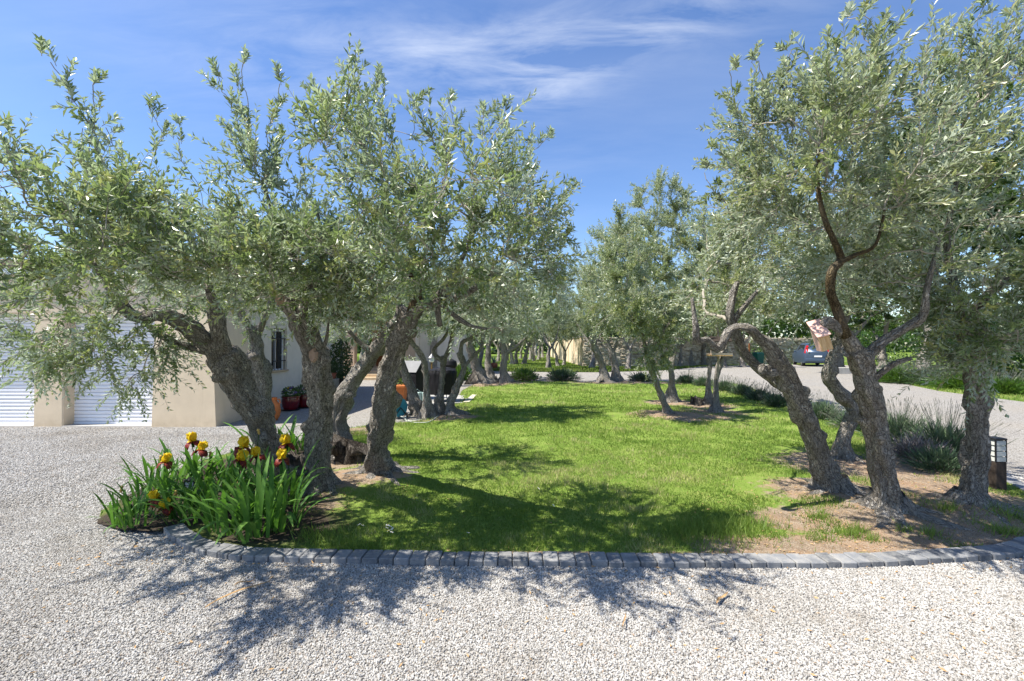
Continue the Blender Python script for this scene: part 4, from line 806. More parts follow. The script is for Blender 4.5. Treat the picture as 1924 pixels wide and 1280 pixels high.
hb('wall', -6.75, -6.45, 10.6, 12.2, -.02, 3.2, PR); hb('wall', -6.75, -6.45, 12.2, 13.05, -.02, .94, PR); hb('wall', -6.75, -6.45, 12.2, 13.05, 2.1, 3.2, PR); hb('wall', -6.75, -6.45, 13.05, 17.2, -.02, 3.2, PR)
hb('wall', -14, -6.76, 17.0, 17.2, -.02, 3.2, PR); hb('wall', -14, -13.8, 9.5, 17.0, -.02, 3.2, PR); hb('ceiling', -13.8, -6.76, 9.52, 16.98, 3.0, 3.1, PR); hb('wall', -9.3, -9.1, 9.8, 17, 0, 2.98, PR); hb('wall', -7.3, -7.25, 10.7, 17, 0, 2.98, PR)
def roller(x0, x1):
    d = empty('roller_door', (0, 0, 0)); d.parent = house; d.location = Vector(((x0 + x1) / 2, 9.45, 0)) - HO
    w = x1 - x0; me = MB().prism([(.012, 0), (-.004, .006), (-.0085, .0365), (-.004, .067), (.012, .073)], 0, -w / 2, w / 2).mesh('slat', M['white_metal'])
    z = .06
    while z < 2.3: link('slat', me, d, (0, 0, z)); z += .0755
    MB().box((0, 0, .035), (w, .03, .045)).build('bottom_bar', M['white_metal'], d)
    MB().box((0, .0, .006), (w, .02, .012)).build('rubber_seal', M['dark_metal'], d)
roller(-9.07, -7.22); roller(-11.72, -9.67)
hb('threshold', -11.72, -9.67, 9.16, 9.5, -.03, .012, 'concrete'); hb('threshold', -9.07, -7.22, 9.16, 9.5, -.03, .012, 'concrete')
w = empty('window'); w.parent = house; w.location = Vector((-6.6, 12.625, 1.5)) - HO
MB().box((0, 0, 0), (.01, .76, 1.06)).build('pane', M['window_pane'], w)
f = MB(); f.box((.012, -.395, 0), (.05, .055, 1.15)); f.box((.012, .395, 0), (.05, .055, 1.15)); f.box((.014, 0, .55), (.05, .735, .055)); f.box((.014, 0, -.55), (.05, .735, .055)); f.box((.013, 0, 0), (.04, .05, 1.04)); f.build('frame', M['white_metal'], w)
MB().box((.08, 0, -.575), (.24, .9, .05), bev=.008).build('sill', M['step_stone'], w)
for k in range(5): MB().tube([(.11, -.34 + .17 * k, -.56), (.11, -.34 + .17 * k, .59)], .009, 6).build('bar', M['dark_metal'], w)
for z in (-.3, .32): MB().box((.11, 0, z), (.012, .84, .025)).build('cross_bar', M['dark_metal'], w)
MB().tube([Vector((-6.40, 17.08, -.02)) - HO, Vector((-6.40, 17.08, 3.1)) - HO], .045, 10).build('downpipe', M['grey_metal'], house)
MB().prism([(9.1 - 12, 3.18), (9.1 - 12, 3.26), (13 - 12, 3.85), (17.6 - 12, 3.26), (17.6 - 12, 3.18)], 0, -14.4 + 8, -5.85 + 8).build('roof', M['roof_tile'], house)
trow = MB().tube([(0, 9.06 - 12, 3.285), (0, 13 - 12, 3.875)], .075, 8).mesh('roof_tile_row', M['roof_tile'])
for k in range(48): link('roof_tile_row', trow, house, (-14.3 + 8 + .178 * k, 0, 0))
for k in range(48): link('roof_tile_row', trow, house, (-14.3 + 8 + .178 * k, 2.0 + .4, 0), (0, 0, math.pi)) if False else None
hb('fascia', -14.4, -5.86, 9.10, 9.13, 3.06, 3.178, 'white_metal')
# the wing beyond, porch and steps
wing = empty('house_wing', (-7, 24, 0)); tag(wing, 'farther wing of the house with peach porch wall, wooden shutter and stone steps', 'house')
HO_, HO = HO, Vector(wing.location)
hb('wall', -12, -7.9, 21.6, 21.9, -.02, 3.3, PR, wing); hb('pillar', -7.9, -7.45, 21.5, 21.9, -.02, 3.3, 'peach_render', wing); hb('porch_wall', -7.45, -5.5, 24.2, 24.5, -.02, 3.3, 'peach_render', wing)
hb('door', -7.2, -6.2, 24.14, 24.2, .52, 2.6, 'wood_stain', wing); hb('wall', -5.5, -5.2, 21.9, 24.5, -.02, 3.3, 'peach_render', wing); hb('wall', -5.2, -2.9, 25.6, 26, -.02, 3.2, PR, wing); hb('wall', -5.5, -5.21, 24.5, 26, -.02, 3.3, PR, wing); hb('wall', -3.2, -2.9, 26, 33, -.02, 3.2, PR, wing)
for k in range(4): hb('step', -8.0 + .002 * k, -6.05 - .002 * k, 21.25 + .33 * k, 22.6 if k == 3 else 21.25 + .33 * k + .34, -.02, .13 * (k + 1), 'step_stone', wing, .012)
hb('porch_floor', -7.44, -5.51, 22.61, 24.13, -.02, .515, 'step_stone', wing)
sh_ = hb('shutter', -8.5, -8.05, 21.53, 21.57, .7, 2.2, 'grey_wood', wing); hb('shutter', -4.6, -4.2, 25.53, 25.57, .3, 2.2, 'grey_wood', wing)
hb('roof', -12.4, -5.0, 21.2, 27, 3.32, 3.45, 'roof_tile', wing); hb('roof', -5.0, -2.5, 25.2, 33.2, 3.22, 3.34, 'roof_tile', wing)
HO = HO_

# ------------------------------------------------------------------ stone wall and rendered wall
sw = empty('stone_wall', (5.4, 35, 0)); tag(sw, 'long dry stone boundary wall facing the drive, behind the green bin and the car', 'wall')
sr = np.random.default_rng(9); svar = []
for k in range(8):
    m = MB(); lx, lz = sr.uniform(.24, .5), sr.uniform(.09, .15); pts = []
    for sx in (-1, 1):
        for sy in (-1, 1):
            for sz in (-1, 1): pts.append((sx * lx / 2 * sr.uniform(.88, 1), sy * .16 * sr.uniform(.8, 1.1), sz * lz / 2 * sr.uniform(.82, 1)))
    pts += [(0, -.19, sr.uniform(-.02, .02))]
    me = m.hull(pts).mesh('stone', M['wall_stone']); svar.append((lx, me))
WL = [(5.42, 35.0), (12.5, 35.2), (15.5, 37.5), (30, 41.5)]; nst = 0; extraV, extraF, eo, et = [], [], 0, []
for seg in range(3):
    a, b = np.array(WL[seg]), np.array(WL[seg + 1]); L_ = np.linalg.norm(b - a); e = (b - a) / L_; ang = math.atan2(e[1], e[0]); z = .05; H_ = 2.25
    while z < H_:
        s = sr.uniform(0, .1)
        while s < L_:
            lx, me = svar[sr.integers(8)]; c = a + e * (s + lx / 2); px_ = 962 + FPX * c[0] / c[1]
            if nst < 300 and seg == 0:
                link('stone', me, sw, (c[0] - 5.4, c[1] - 35 + sr.uniform(-.03, .03), z), (sr.uniform(-.05, .05), sr.uniform(-.06, .06), ang + sr.uniform(-.05, .05) + (math.pi if sr.random() < 0 else 0))); nst += 1
            else:
                co = np.array([v.co for v in me.vertices]); ca_, sa_ = math.cos(ang), math.sin(ang); co = np.stack([co[:, 0] * ca_ - co[:, 1] * sa_, co[:, 0] * sa_ + co[:, 1] * ca_, co[:, 2]], -1) + (c[0] - 5.4, c[1] - 35 + sr.uniform(-.03, .03), z + sr.uniform(-.015, .015))
                extraV.append(co); tv = sr.random()
                for p in me.polygons:
                    vs_ = list(p.vertices)
                    for q in range(1, len(vs_) - 1): extraF.append((vs_[0] + eo, vs_[q] + eo, vs_[q + 1] + eo)); et.append(tv)
                eo += len(co)
            s += lx + .015
        z += .125
    mb = MB().prism([(0, -.02), (L_, -.02), (L_, H_ - .05), (0, H_ - .05)], 1, .04, .4)
    mb.build('core', M['wall_stone'], sw, loc=(a[0] - 5.4, a[1] - 35, 0), rot=(0, 0, ang))
tag(link('stone_mass', npmesh('stone_mass', np.concatenate(extraV), [np.array(extraF)], M['wall_stone'], False, {'tint': et}), sw), kind='stuff')
rw = empty('rendered_wall', (5.4, 48, 0)); tag(rw, 'pale rendered garden wall with pilasters running away beside the olive grove', 'wall')
MB().box((.12, 3.7, 1.1), (.24, 33, 2.25)).build('wall_panel', M['beige_render'], rw)
for k in range(9): MB().box((-.02, -12.4 + k * 4, 1.08), (.12, .35, 2.21), bev=.01).build('pilaster', M['beige_render'], rw)
MB().box((.1, 3.7, 2.27), (.36, 33, .07)).build('coping', M['concrete'], rw)

# ------------------------------------------------------------------ irises
ir = np.random.default_rng(21)
def iris_leaf_mesh(Ln, Wd, bend, twist):
    k = 7; t = np.linspace(0, 1, k); ang = bend * t ** 1.8; x = np.cumsum(np.sin(ang)) / k * Ln; z = np.cumsum(np.cos(ang)) / k * Ln
    w = Wd * np.where(t < .62, .75 + .25 * t / .62, np.sqrt(np.clip(1 - ((t - .62) / .38) ** 2, 0, 1))) / 2 + .0008
    V = []
    for i in range(k):
        tw = twist * t[i]; c, s_ = math.cos(tw), math.sin(tw); nx_, nz_ = math.cos(ang[i]), -math.sin(ang[i])
        for q, o in ((-1, 0), (0, .16), (1, 0)):
            V.append((x[i] + o * w[i] * nx_ + s_ * q * w[i] * .3, q * w[i] * c, z[i] + o * w[i] * nz_))
    F = [(i * 3 + j, i * 3 + j + 1, i * 3 + j + 4, i * 3 + j + 3) for i in range(k - 1) for j in (0, 1)]
    return npmesh('leaf', V, [np.array(F)], M['iris_leaf'], True, None, {'tint': np.repeat(np.clip(ir.normal(.45, .2) + .18 * (t - .5), 0, 1), 3)})
LV = [iris_leaf_mesh(ir.uniform(.40, .60), ir.uniform(.025, .036), b, ir.uniform(-.9, .9)) for b in (.2, .35, .5, .75, 1.0, 1.3, 1.7, 2.1, .4, .9)]
def petal_mesh(name, Ln, Wd, curve, cup, mat, ruff):
    n, m = 6, 5; V = []
    for i in range(n):
        t_ = i / (n - 1); a = curve[0] + (curve[1] - curve[0]) * t_; w_ = Wd / 2 * math.sin(math.pi * min(.97, .12 + .78 * t_)) ** .8
        if i == 0: x, z = 0, 0
        else: x += math.sin(a) * Ln / (n - 1); z += math.cos(a) * Ln / (n - 1)
        for j in range(m):
            u = j / (m - 1) * 2 - 1; V.append((x - cup * Wd * u * u * math.cos(a) * (.4 + t_) + ruff * math.sin(j * 2.9 + i * 1.7), u * w_, z + cup * Wd * u * u * math.sin(a) * .3 + ruff * math.cos(j * 2.3 + i)))
    F = [(i * m + j, i * m + j + 1, (i + 1) * m + j + 1, (i + 1) * m + j) for i in range(n - 1) for j in range(m - 1)]
    return npmesh(name, V, [np.array(F)], M[mat], True)
STD = petal_mesh('upright_petal', .075, .072, (.75, -.75), .22, 'yellow_petal', .007); FAL = petal_mesh('falling_petal', .085, .058, (1.2, 3.0), -.14, 'maroon_petal', .005); BEARD = petal_mesh('yellow_throat', .036, .03, (1.0, 1.9), -.1, 'yellow_petal', .002)
def iris_flower(plant, p, s, tilt):
    org = Vector(plant.location); fl = empty('flower'); fl.parent = plant; fl.location = Vector([float(q) for q in p]) - org; fl.scale = (s * 1.5,) * 3; fl.rotation_euler = (tilt[0], tilt[1], ir.uniform(0, 6))
    for k in range(3):
        link('upright_petal', STD, fl, (0, 0, .0), (ir.uniform(-.1, .1), ir.uniform(-.1, .1), k * 2.094))
        link('falling_petal', FAL, fl, (.004, 0, 0), (0, ir.uniform(-.15, .15), k * 2.094 + 1.047)); link('yellow_throat', BEARD, fl, (0, 0, .004), (0, 0, k * 2.094 + 1.047))
    MB().lathe([(.007, -.05), (.011, -.025), (.008, .002)], n=8).build('bud_sheath', M['iris_leaf'], fl)
    b = Vector((ir.uniform(-.05, .05), ir.uniform(-.04, .04), 0)); tp = fl.location + Vector((0, 0, -.045 * s)); md = (b + tp) / 2 + Vector((ir.uniform(-.03, .03), ir.uniform(-.03, .03), 0))
    MB().tube([b, md, tp], [.007, .006, .005], 6).build('flower_stem', M['iris_leaf'], plant, smooth=True)
GI = 'irises at the left front corner of the lawn'
def iris_plant(px, py, n, hs, label, flowers=(), spread=.10, yscale=1.0):
    g = G(px, py, .03); root = empty('iris_plant', (g[0], g[1], .03)); tag(root, label, 'iris', GI)
    for k in range(int(n * 1.9)):
        fan = ir.uniform(0, 6.28); rr = spread * math.sqrt(ir.random()); ou = ir.random() ** .8; me = LV[min(9, int(ou * 10))] if ir.random() < .8 else LV[ir.integers(10)]
        o = link('leaf', me, root, (rr * math.cos(fan), rr * math.sin(fan), -.01), (ir.normal(0, .10), ir.uniform(0, .55), fan + ir.normal(0, .5)), hs * ir.uniform(.85, 1.3))
    for fx, fy, fd, s in flowers: iris_flower(root, P(fx, fy, g[1] + fd), s, (ir.uniform(-.25, .25), ir.uniform(-.25, .25)))
iris_plant(484, 1022, 24, 1.02, 'largest iris clump with broad arching leaves, nearest the kerb', spread=.13)
iris_plant(530, 1005, 15, .98, 'iris clump at the right end of the bed, beside the mown grass', spread=.12)
iris_plant(425, 1012, 15, .9, 'low iris clump sprawling over the kerb blocks', spread=.12)
iris_plant(340, 985, 13, .72, 'iris with two yellow and maroon blooms low over the gravel', [(292, 938, -.02, .80), (310, 953, -.06, .78)], spread=.10)
iris_plant(222, 996, 9, .60, 'leftmost small iris tuft standing apart on the gravel edge', spread=.04)
iris_plant(265, 975, 12, .72, 'flowerless iris clump next to the leftmost small tuft', spread=.08)
iris_plant(250, 1000, 9, .7, 'short iris fans at the outer left edge, in front of the flowerless clump', spread=.1)
iris_plant(290, 925, 12, .8, 'flowerless iris fans on the gravel side behind the leftmost tufts', spread=.14)
iris_plant(345, 900, 13, .9, 'flowerless iris fans at the back left edge, below the pair of tall blooms', spread=.15)
iris_plant(385, 985, 13, .9, 'flowerless iris clump right of the two low blooms', spread=.13)
iris_plant(315, 945, 14, .85, 'iris with one tilted bloom at the left of the bed', [(311, 868, 0, .86)], spread=.12)
iris_plant(375, 925, 14, .95, 'iris with a pair of tall blooms at the back left of the bed', [(361, 829, .0, .96), (379, 846, -.08, .92)], spread=.12)
iris_plant(400, 965, 15, .95, 'flowerless iris clump in the middle of the bed, around the low louvred light', spread=.13)
iris_plant(455, 950, 14, 1.0, 'iris with two stacked blooms before the thick leaning trunk', [(457, 840, 0, 1.06), (451, 864, -.1, .98)], spread=.12)
iris_plant(490, 955, 13, 1.0, 'iris with a single bloom just left of the thick leaning trunk foot', [(482, 857, .05, .9)], spread=.1)
iris_plant(540, 955, 12, 1.0, 'iris with two blooms one above the other, right of the thick leaning trunk', [(538, 834, .25, 1.0), (529, 861, .1, .92)], spread=.1)
iris_plant(430, 915, 12, 1.0, 'flowerless iris clump behind the pair of stacked blooms', spread=.12)
iris_plant(540, 862, 14, 1.05, 'flowerless iris clump behind the dark stump', spread=.16)
iris_plant(505, 855, 12, 1.0, 'flowerless iris clump on the gravel side behind the thick leaning trunk', spread=.16)
iris_plant(567, 852, 9, 1.0, 'flowerless iris clump seen just left of the upright trunk', spread=.12)
iris_plant(618, 822, 13, 1.05, 'iris clump with one small yellow bloom, left of the bent olive', [(616, 772, 0, .9)], spread=.13)
def wilted(px, py, Y):
    c = P(px, py, Y); pl = min((o for o in bpy.data.objects if o.get('category') == 'iris'), key=lambda o: (o.location.x - c[0]) ** 2 + (o.location.y - c[1]) ** 2); q = Vector([float(e) for e in c]) - Vector(pl.location)
    MB().lathe([(.006, -.03), (.014, -.012), (.011, .012), (.016, .026), (.004, .04)], c=q, n=7, rot=Matrix.Rotation(ir.uniform(-.5, .5), 3, 'X')).build('wilted_bloom', M['yellow_bud'], pl, True)
    MB().tube([(q.x * .4, q.y * .4, 0), (q.x * .8, q.y * .8, q.z * .5), q + Vector((0, 0, -.03))], [.006, .005, .004], 6).build('flower_stem', M['iris_leaf'], pl, smooth=True)
for a in ((448, 912, 4.15), (508, 925, 4.2), (330, 928, 4.5), (486, 812, 4.75), (395, 855, 5.0), (302, 862, 4.9), (228, 920, 4.5)): wilted(*a)
def fibre(root_name, label, cat, group, loc, rx, rz, n, spikes, seed, mat='lavender_leaf', spk='lavender_spike', w=.007, dry=0):
    """a rounded shrub of upright thin leaves with stalks standing out of it"""
    g_ = np.random.default_rng(seed); root = empty(root_name, loc); tag(root, label, cat, group)
    def strands(n, l0, l1, wd, el0):
        az = g_.uniform(0, 6.28, n); el = el0 + (1.52 - el0) * g_.random(n) ** .7; d = np.stack([np.cos(az) * np.cos(el) * rx / rz, np.sin(az) * np.cos(el) * rx / rz, np.sin(el)], -1)
        L = g_.uniform(l0, l1, n) * rz; a = d * (L * g_.uniform(.1, .75, n))[:, None] + np.stack([g_.normal(0, rx * .16, n), g_.normal(0, rx * .16, n), np.zeros(n)], -1); b = a + (d + g_.normal(0, .25, d.shape)) * (L * g_.uniform(.15, .4, n))[:, None]
        a[:, 2] = np.abs(a[:, 2]); b[:, 2] = np.abs(b[:, 2]); sd = nrm(np.cross(b - a, g_.normal(size=(n, 3)))) * wd; m_ = (a + b) / 2
        return np.stack([a, m_ + sd, b, m_ - sd], 1).reshape(-1, 4, 3)
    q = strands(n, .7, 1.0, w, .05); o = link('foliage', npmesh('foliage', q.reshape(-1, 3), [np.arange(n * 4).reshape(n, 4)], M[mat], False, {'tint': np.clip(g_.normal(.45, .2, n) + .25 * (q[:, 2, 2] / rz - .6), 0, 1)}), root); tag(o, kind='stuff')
    if spikes:
        az = g_.uniform(0, 6.28, spikes); el = g_.uniform(.55, 1.45, spikes); d = np.stack([np.cos(az) * np.cos(el) * rx / rz, np.sin(az) * np.cos(el) * rx / rz, np.sin(el)], -1); a = d * rz * .6; b = d * (rz * g_.uniform(1.08, 1.45, spikes))[:, None]; d2 = nrm(b - a)
        V, F = stem_tubes(a, (a + b) / 2 + g_.normal(0, .01, a.shape), b, np.full(spikes, w * .22), np.full(spikes, w * .2)); V2, F2 = stem_tubes(b, b + d2 * .02, b + d2 * .045, np.full(spikes, w * .6), np.full(spikes, w * .3))
        o = link('flower_stalk_mass', npmesh('flower_stalk_mass', np.concatenate([V, V2]), [F, F2 + len(V)], M[spk], False, {'tint': g_.random(len(F) + len(F2))}), root); tag(o, kind='stuff')
    if dry:
        q = strands(dry, .75, 1.02, w * .9, .0); q[..., 2] *= .7
        o = link('dry_stem_mass', npmesh('dry_stem_mass', q.reshape(-1, 3), [np.arange(dry * 4).reshape(dry, 4)], M['dry_shrub'], False, {'tint': g_.random(dry)}), root); tag(o, kind='stuff')
    return root
GL = 'lavender bushes edging the drive'
row = [(1288, 722, .55, .42, 'far end lavender bush of the row, right behind the pale slim olive'), (1322, 728, .5, .42, 'second lavender bush from the far end, behind the bird table trunks'), (1362, 737, .5, .42, 'third lavender bush from the far end, right of the bird table trunks'), (1395, 745, .45, .42, 'fourth lavender bush from the far end of the row'), (1428, 756, .45, .42, 'lavender bush halfway along the row'), (1458, 768, .42, .4, 'lavender bush just left of the leaning trunk crossing the row'), (1495, 770, .4, .38, 'small lavender bush behind the leaning trunk'), (1545, 792, .55, .46, 'lavender bush between the leaning trunk and the short twisted olive'),
       (1606, 812, .5, .4, 'lavender bush behind the short twisted olive'), (1690, 836, .6, .55, 'tall lavender bush with grey stalks, right of the nesting box tree'), (1775, 862, .6, .58, 'tall lavender bush with grey stalks against the rightmost front trunk')]
for i, (px, py, rx, rz, lab) in enumerate(row):
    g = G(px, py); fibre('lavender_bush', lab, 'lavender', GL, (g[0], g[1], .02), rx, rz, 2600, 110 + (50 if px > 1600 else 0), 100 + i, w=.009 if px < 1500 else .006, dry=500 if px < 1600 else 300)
g = G(1722, 866); fibre('santolina_bush', 'grey half dead bush among the lavender, right of the nesting box tree', 'shrub', None, (g[0], g[1], .02), .5, .46, 500, 0, 140, mat='dry_shrub', w=.006, dry=2600)
g = G(1765, 890); fibre('santolina_bush', 'fine grey green bush at the foot of the rightmost front trunk', 'shrub', None, (g[0], g[1], .02), .45, .36, 2400, 0, 141, w=.005, dry=300)
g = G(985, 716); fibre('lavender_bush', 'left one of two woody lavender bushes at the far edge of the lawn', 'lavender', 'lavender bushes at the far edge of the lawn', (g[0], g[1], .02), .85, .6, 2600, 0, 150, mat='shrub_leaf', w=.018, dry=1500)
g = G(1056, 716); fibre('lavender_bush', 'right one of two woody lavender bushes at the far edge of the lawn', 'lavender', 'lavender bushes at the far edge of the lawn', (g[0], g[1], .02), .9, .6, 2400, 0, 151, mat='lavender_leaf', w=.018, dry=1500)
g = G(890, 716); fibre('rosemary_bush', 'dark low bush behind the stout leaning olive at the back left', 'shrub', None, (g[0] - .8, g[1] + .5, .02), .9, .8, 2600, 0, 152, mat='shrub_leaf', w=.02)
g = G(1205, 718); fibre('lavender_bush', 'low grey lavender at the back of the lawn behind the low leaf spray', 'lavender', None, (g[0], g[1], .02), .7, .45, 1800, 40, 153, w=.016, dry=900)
GH = 'herb mounds beyond the drive'
for i, (px, py, rx, rz, lab) in enumerate([(1660, 722, 1.2, .8, 'pale green herb mound beyond the drive, beside the low concrete block'), (1720, 726, 1.4, .8, 'bluish herb mound beyond the drive, left of the rightmost trunk'), (1780, 733, 1.3, .7, 'green herb mound beyond the drive, right behind the small side branch'), (1870, 742, 1.0, .6, 'herb mound beyond the drive by the right picture edge')]):
    g = G(px, py); fibre('herb_mound', lab, 'herb', GH, (g[0] + rx * .9, g[1] + .6, .0), rx, rz, 4200, 160, 160 + i, mat='shrub_leaf' if i != 1 else 'lavender_leaf', w=.015)
def bush(name, label, cat, group, loc, rx, ry, rz, n, ll, lw, mat, seed, zc=None):
    g_ = np.random.default_rng(seed); root = empty(name, loc); tag(root, label, cat, group); zc = rz if zc is None else zc
    d = nrm(g_.normal(size=(n, 3))); r = g_.random((n, 1)) ** .3; lump = 1 + .16 * fbm(d * 2.3 + seed, 2)[:, None]; c = d * r * lump * np.array((rx, ry, rz)) + (0, 0, zc); c[:, 2] = np.maximum(c[:, 2], .02)
    ax = nrm(d + g_.normal(0, .7, d.shape)); sd = nrm(np.cross(ax, g_.normal(size=d.shape))) * lw / 2; L = ll * g_.uniform(.6, 1.3, (n, 1))
    q = np.stack([c, c + ax * L * .5 + sd, c + ax * L, c + ax * L * .5 - sd], 1)
    o = link('foliage', npmesh('foliage', q.reshape(-1, 3), [np.arange(n * 4).reshape(n, 4)], M[mat], False, {'tint': np.clip(g_.normal(.45, .2, n) + .25 * (r[:, 0] - .7), 0, 1)}), root); tag(o, kind='stuff')
    m = MB()
    for k in range(5): m.tube([(0, 0, -.02), (g_.uniform(-.3, .3) * rx, g_.uniform(-.3, .3) * ry, zc * .6), (g_.uniform(-.6, .6) * rx, g_.uniform(-.6, .6) * ry, zc * 1.2)], [.02 * max(1, rx), .014 * max(1, rx), .006], 5)
    o = m.build('stem_mass', M['twig'], root); tag(o, kind='stuff'); return root
GS = 'shrubs and trees beyond the drive'
for i, (x, y, rx, rz, mt, lab) in enumerate([(20.5, 40.2, 2.0, 1.0, 'shrub_leaf', 'bright green shrub before the stone wall, left of the parked car'), (24.5, 23, 2.0, 1.3, 'shrub_leaf', 'rounded green shrub beyond the herb mounds, right of the nesting box trunk'), (29, 27, 2.6, 1.9, 'oak_leaf', 'dark rounded shrub beyond the drive, right of the car'), (33, 22, 2.6, 1.8, 'shrub_leaf', 'green shrub far right beyond the lawn strip'), (36, 34, 3.4, 2.6, 'oak_leaf', 'large dark shrub far right behind the rounded green one'), (43, 30, 4, 3, 'oak_leaf', 'largest dark shrub at the far right edge'), (30, 37, 3, 2.2, 'shrub_leaf', 'green shrub behind and right of the parked car'), (-4.6, 20.5, .5, .55, 'olive_leaf', 'yellowish low bush behind the lantern post')]):
    bush('shrub', lab, 'shrub', GS, (x, y, 0), rx, rx, rz, int(5200 if rx > 1 else 900), .16 if rx > 1 else .09, .075 if rx > 1 else .04, mt, 200 + i)
g = np.array((-5.95, 15.8)); bush('climbing_shrub', 'dark leafy shrub growing up the pale house wall beside the planters', 'shrub', None, (g[0], g[1], 0), .35, .5, .95, 2600, .09, .045, 'oak_leaf', 220)
# a far wood, one mass
n = 42000; fg = np.random.default_rng(31); x = fg.uniform(-170, 190, n); hmax = 9 + 4 * fbm(np.stack([x * .05, x * 0, x * 0], -1), 3); y = 92 + fg.uniform(0, 10, n) + 10 * fbm(np.stack([x * .02, x * 0 + 4, x * 0], -1), 2); z = fg.random(n) ** .8 * np.clip(hmax, 4, 14)
c = np.stack([x, y, z], -1); ax = nrm(fg.normal(size=(n, 3))); sd = nrm(np.cross(ax, fg.normal(size=(n, 3)))) * .34
tag(link('far_wood', npmesh('far_wood', np.stack([c, c + ax * .55 + sd, c + ax * 1.1, c + ax * .55 - sd], 1).reshape(-1, 3), [np.arange(n * 4).reshape(n, 4)], M['oak_leaf'], False, {'tint': fg.random(n)})), kind='stuff')

# ------------------------------------------------------------------ things by the house
def place(name, label, cat, px, py, group=None, z=0., rz=0): g = G(px, py); o = empty(name, (g[0], g[1], z), rz); return tag(o, label, cat, group)
def flowers_on(root, zc, r, n, mats, seed):
    g_ = np.random.default_rng(seed)
    me = {}
    for mt in mats:
        m = MB()
        for k in range(5):
            a = k * 1.2566; m.hull([(0, 0, 0), (.022 * math.cos(a - .5), .022 * math.sin(a - .5), .006), (.03 * math.cos(a), .03 * math.sin(a), .008), (.022 * math.cos(a + .5), .022 * math.sin(a + .5), .006), (0.01 * math.cos(a), .01 * math.sin(a), .003)])
        me[mt] = m.mesh('blossom', M[mt])
    for k in range(n):
        d = nrm(g_.normal(size=3)); d[2] = abs(d[2]); link('blossom', me[mats[k % len(mats)]], root, (d[0] * r, d[1] * r, zc + d[2] * r * .8), (g_.uniform(-.9, .9), g_.uniform(-.9, .9), g_.uniform(0, 6)), g_.uniform(.9, 1.4))
def leafball(root, name, c, r, n, ll, mat, seed, squash=1):
    g_ = np.random.default_rng(seed); d = nrm(g_.normal(size=(n, 3))); p = d * r * g_.uniform(.75, 1.0, (n, 1)) * np.array((1, 1, squash)) + np.array(c); ax = nrm(d * .6 + g_.normal(0, .6, d.shape)); sd = nrm(np.cross(ax, g_.normal(size=d.shape))) * ll * .25
    q = np.stack([p, p + ax * ll * .5 + sd, p + ax * ll, p + ax * ll * .5 - sd], 1); o = link(name, npmesh(name, q.reshape(-1, 3), [np.arange(n * 4).reshape(n, 4)], M[mat], False, {'tint': np.clip(g_.normal(.4, .2, n), 0, 1)}), root); tag(o, kind='stuff')
for i, (px, py, lab) in enumerate([(546, 771, 'dark red glazed pot of purple pansies, the nearer of two by the house wall'), (571, 766, 'dark red glazed pot with purple flowers, half hidden behind the upright trunk')]):
    o = place('flower_pot', lab, 'flower pot', px, py, 'glazed flower pots')
    MB().lathe([(.15, .03), (.19, .1), (.215, .22), (.205, .32), (.225, .335), (.225, .36), (.195, .36), (.18, .31)], n=26).build('pot', M['red_glaze'], o, True); MB().lathe([(.2, 0), (.22, .025), (.18, .03)], n=24).build('saucer', M['dark_metal'], o, True)
    leafball(o, 'foliage', (0, 0, .42), .2, 420, .07, 'shrub_leaf', 300 + i, .8); flowers_on(o, .42, .2, 26, ['purple_petal', 'purple_petal', 'purple_petal', 'yellow_petal'], 310 + i)
o = place('amphora', 'orange terracotta jar standing on the gravel by the slim dark trunk', 'jar', 514, 790)
MB().lathe([(.07, 0), (.12, .08), (.145, .2), (.125, .34), (.07, .42), (.055, .46), (.075, .5), (.06, .5), (.045, .45)], n=24).build('body', M['terracotta'], o, True)
for s in (-1, 1): MB().tube([(s * .06, 0, .46), (s * .13, 0, .46), (s * .14, 0, .38), (s * .11, 0, .35)], .014, 8).build('handle', M['terracotta'], o, True)
o = place('topiary_planter', 'clipped box ball in a terracotta pot on a stack of crates by the house', 'topiary', 624, 746)
MB().box((0, 0, .14), (.3, .3, .28), bev=.01).build('black_crate', M['dark_metal'], o); MB().box((0, 0, .43), (.34, .3, .29), bev=.01).build('wooden_crate', M['grey_wood'], o); MB().lathe([(.09, .575), (.12, .7), (.135, .76), (.11, .76), (.1, .72)], n=20).build('pot', M['terracotta_dark'], o, True); MB().tube([(0, 0, .72), (0, 0, .95)], .015, 6).build('stem', M['twig'], o); leafball(o, 'clipped_ball', (0, 0, .95), .17, 1500, .035, 'oak_leaf', 320)
o = place('topiary_planter', 'larger clipped ball in a tall black planter, beside the climbing shrub', 'topiary', 648, 744)
MB().prism([(-.13, 0), (.13, 0), (.18, .55), (-.18, .55)], 1, -.15, .15).build('planter', M['dark_metal'], o); leafball(o, 'clipped_ball', (0, 0, .72), .23, 1700, .04, 'oak_leaf', 321)
o = place('terracotta_planter', 'tall tapered orange planter between the hose reel and the tall cover', 'planter', 748, 762)
MB().hull([(-.16, -.16, 0), (.16, -.16, 0), (.16, .16, 0), (-.16, .16, 0), (-.22, -.22, .5), (.22, -.22, .5), (.22, .22, .5), (-.22, .22, .5)]).build('body', M['terracotta'], o); MB().box((0, 0, .53), (.48, .48, .06), bev=.01).build('rim', M['terracotta'], o)
leafball(o, 'foliage', (0, 0, .58), .16, 200, .06, 'shrub_leaf', 322)
o = place('terracotta_planter', 'orange trough planter with thin wire birds, behind the tall cover', 'planter', 757, 735)
MB().box((0, 0, .32), (.5, .4, .62), bev=.02).build('body', M['terracotta'], o); MB().box((0, 0, .65), (.56, .46, .06), bev=.01).build('rim', M['terracotta'], o)
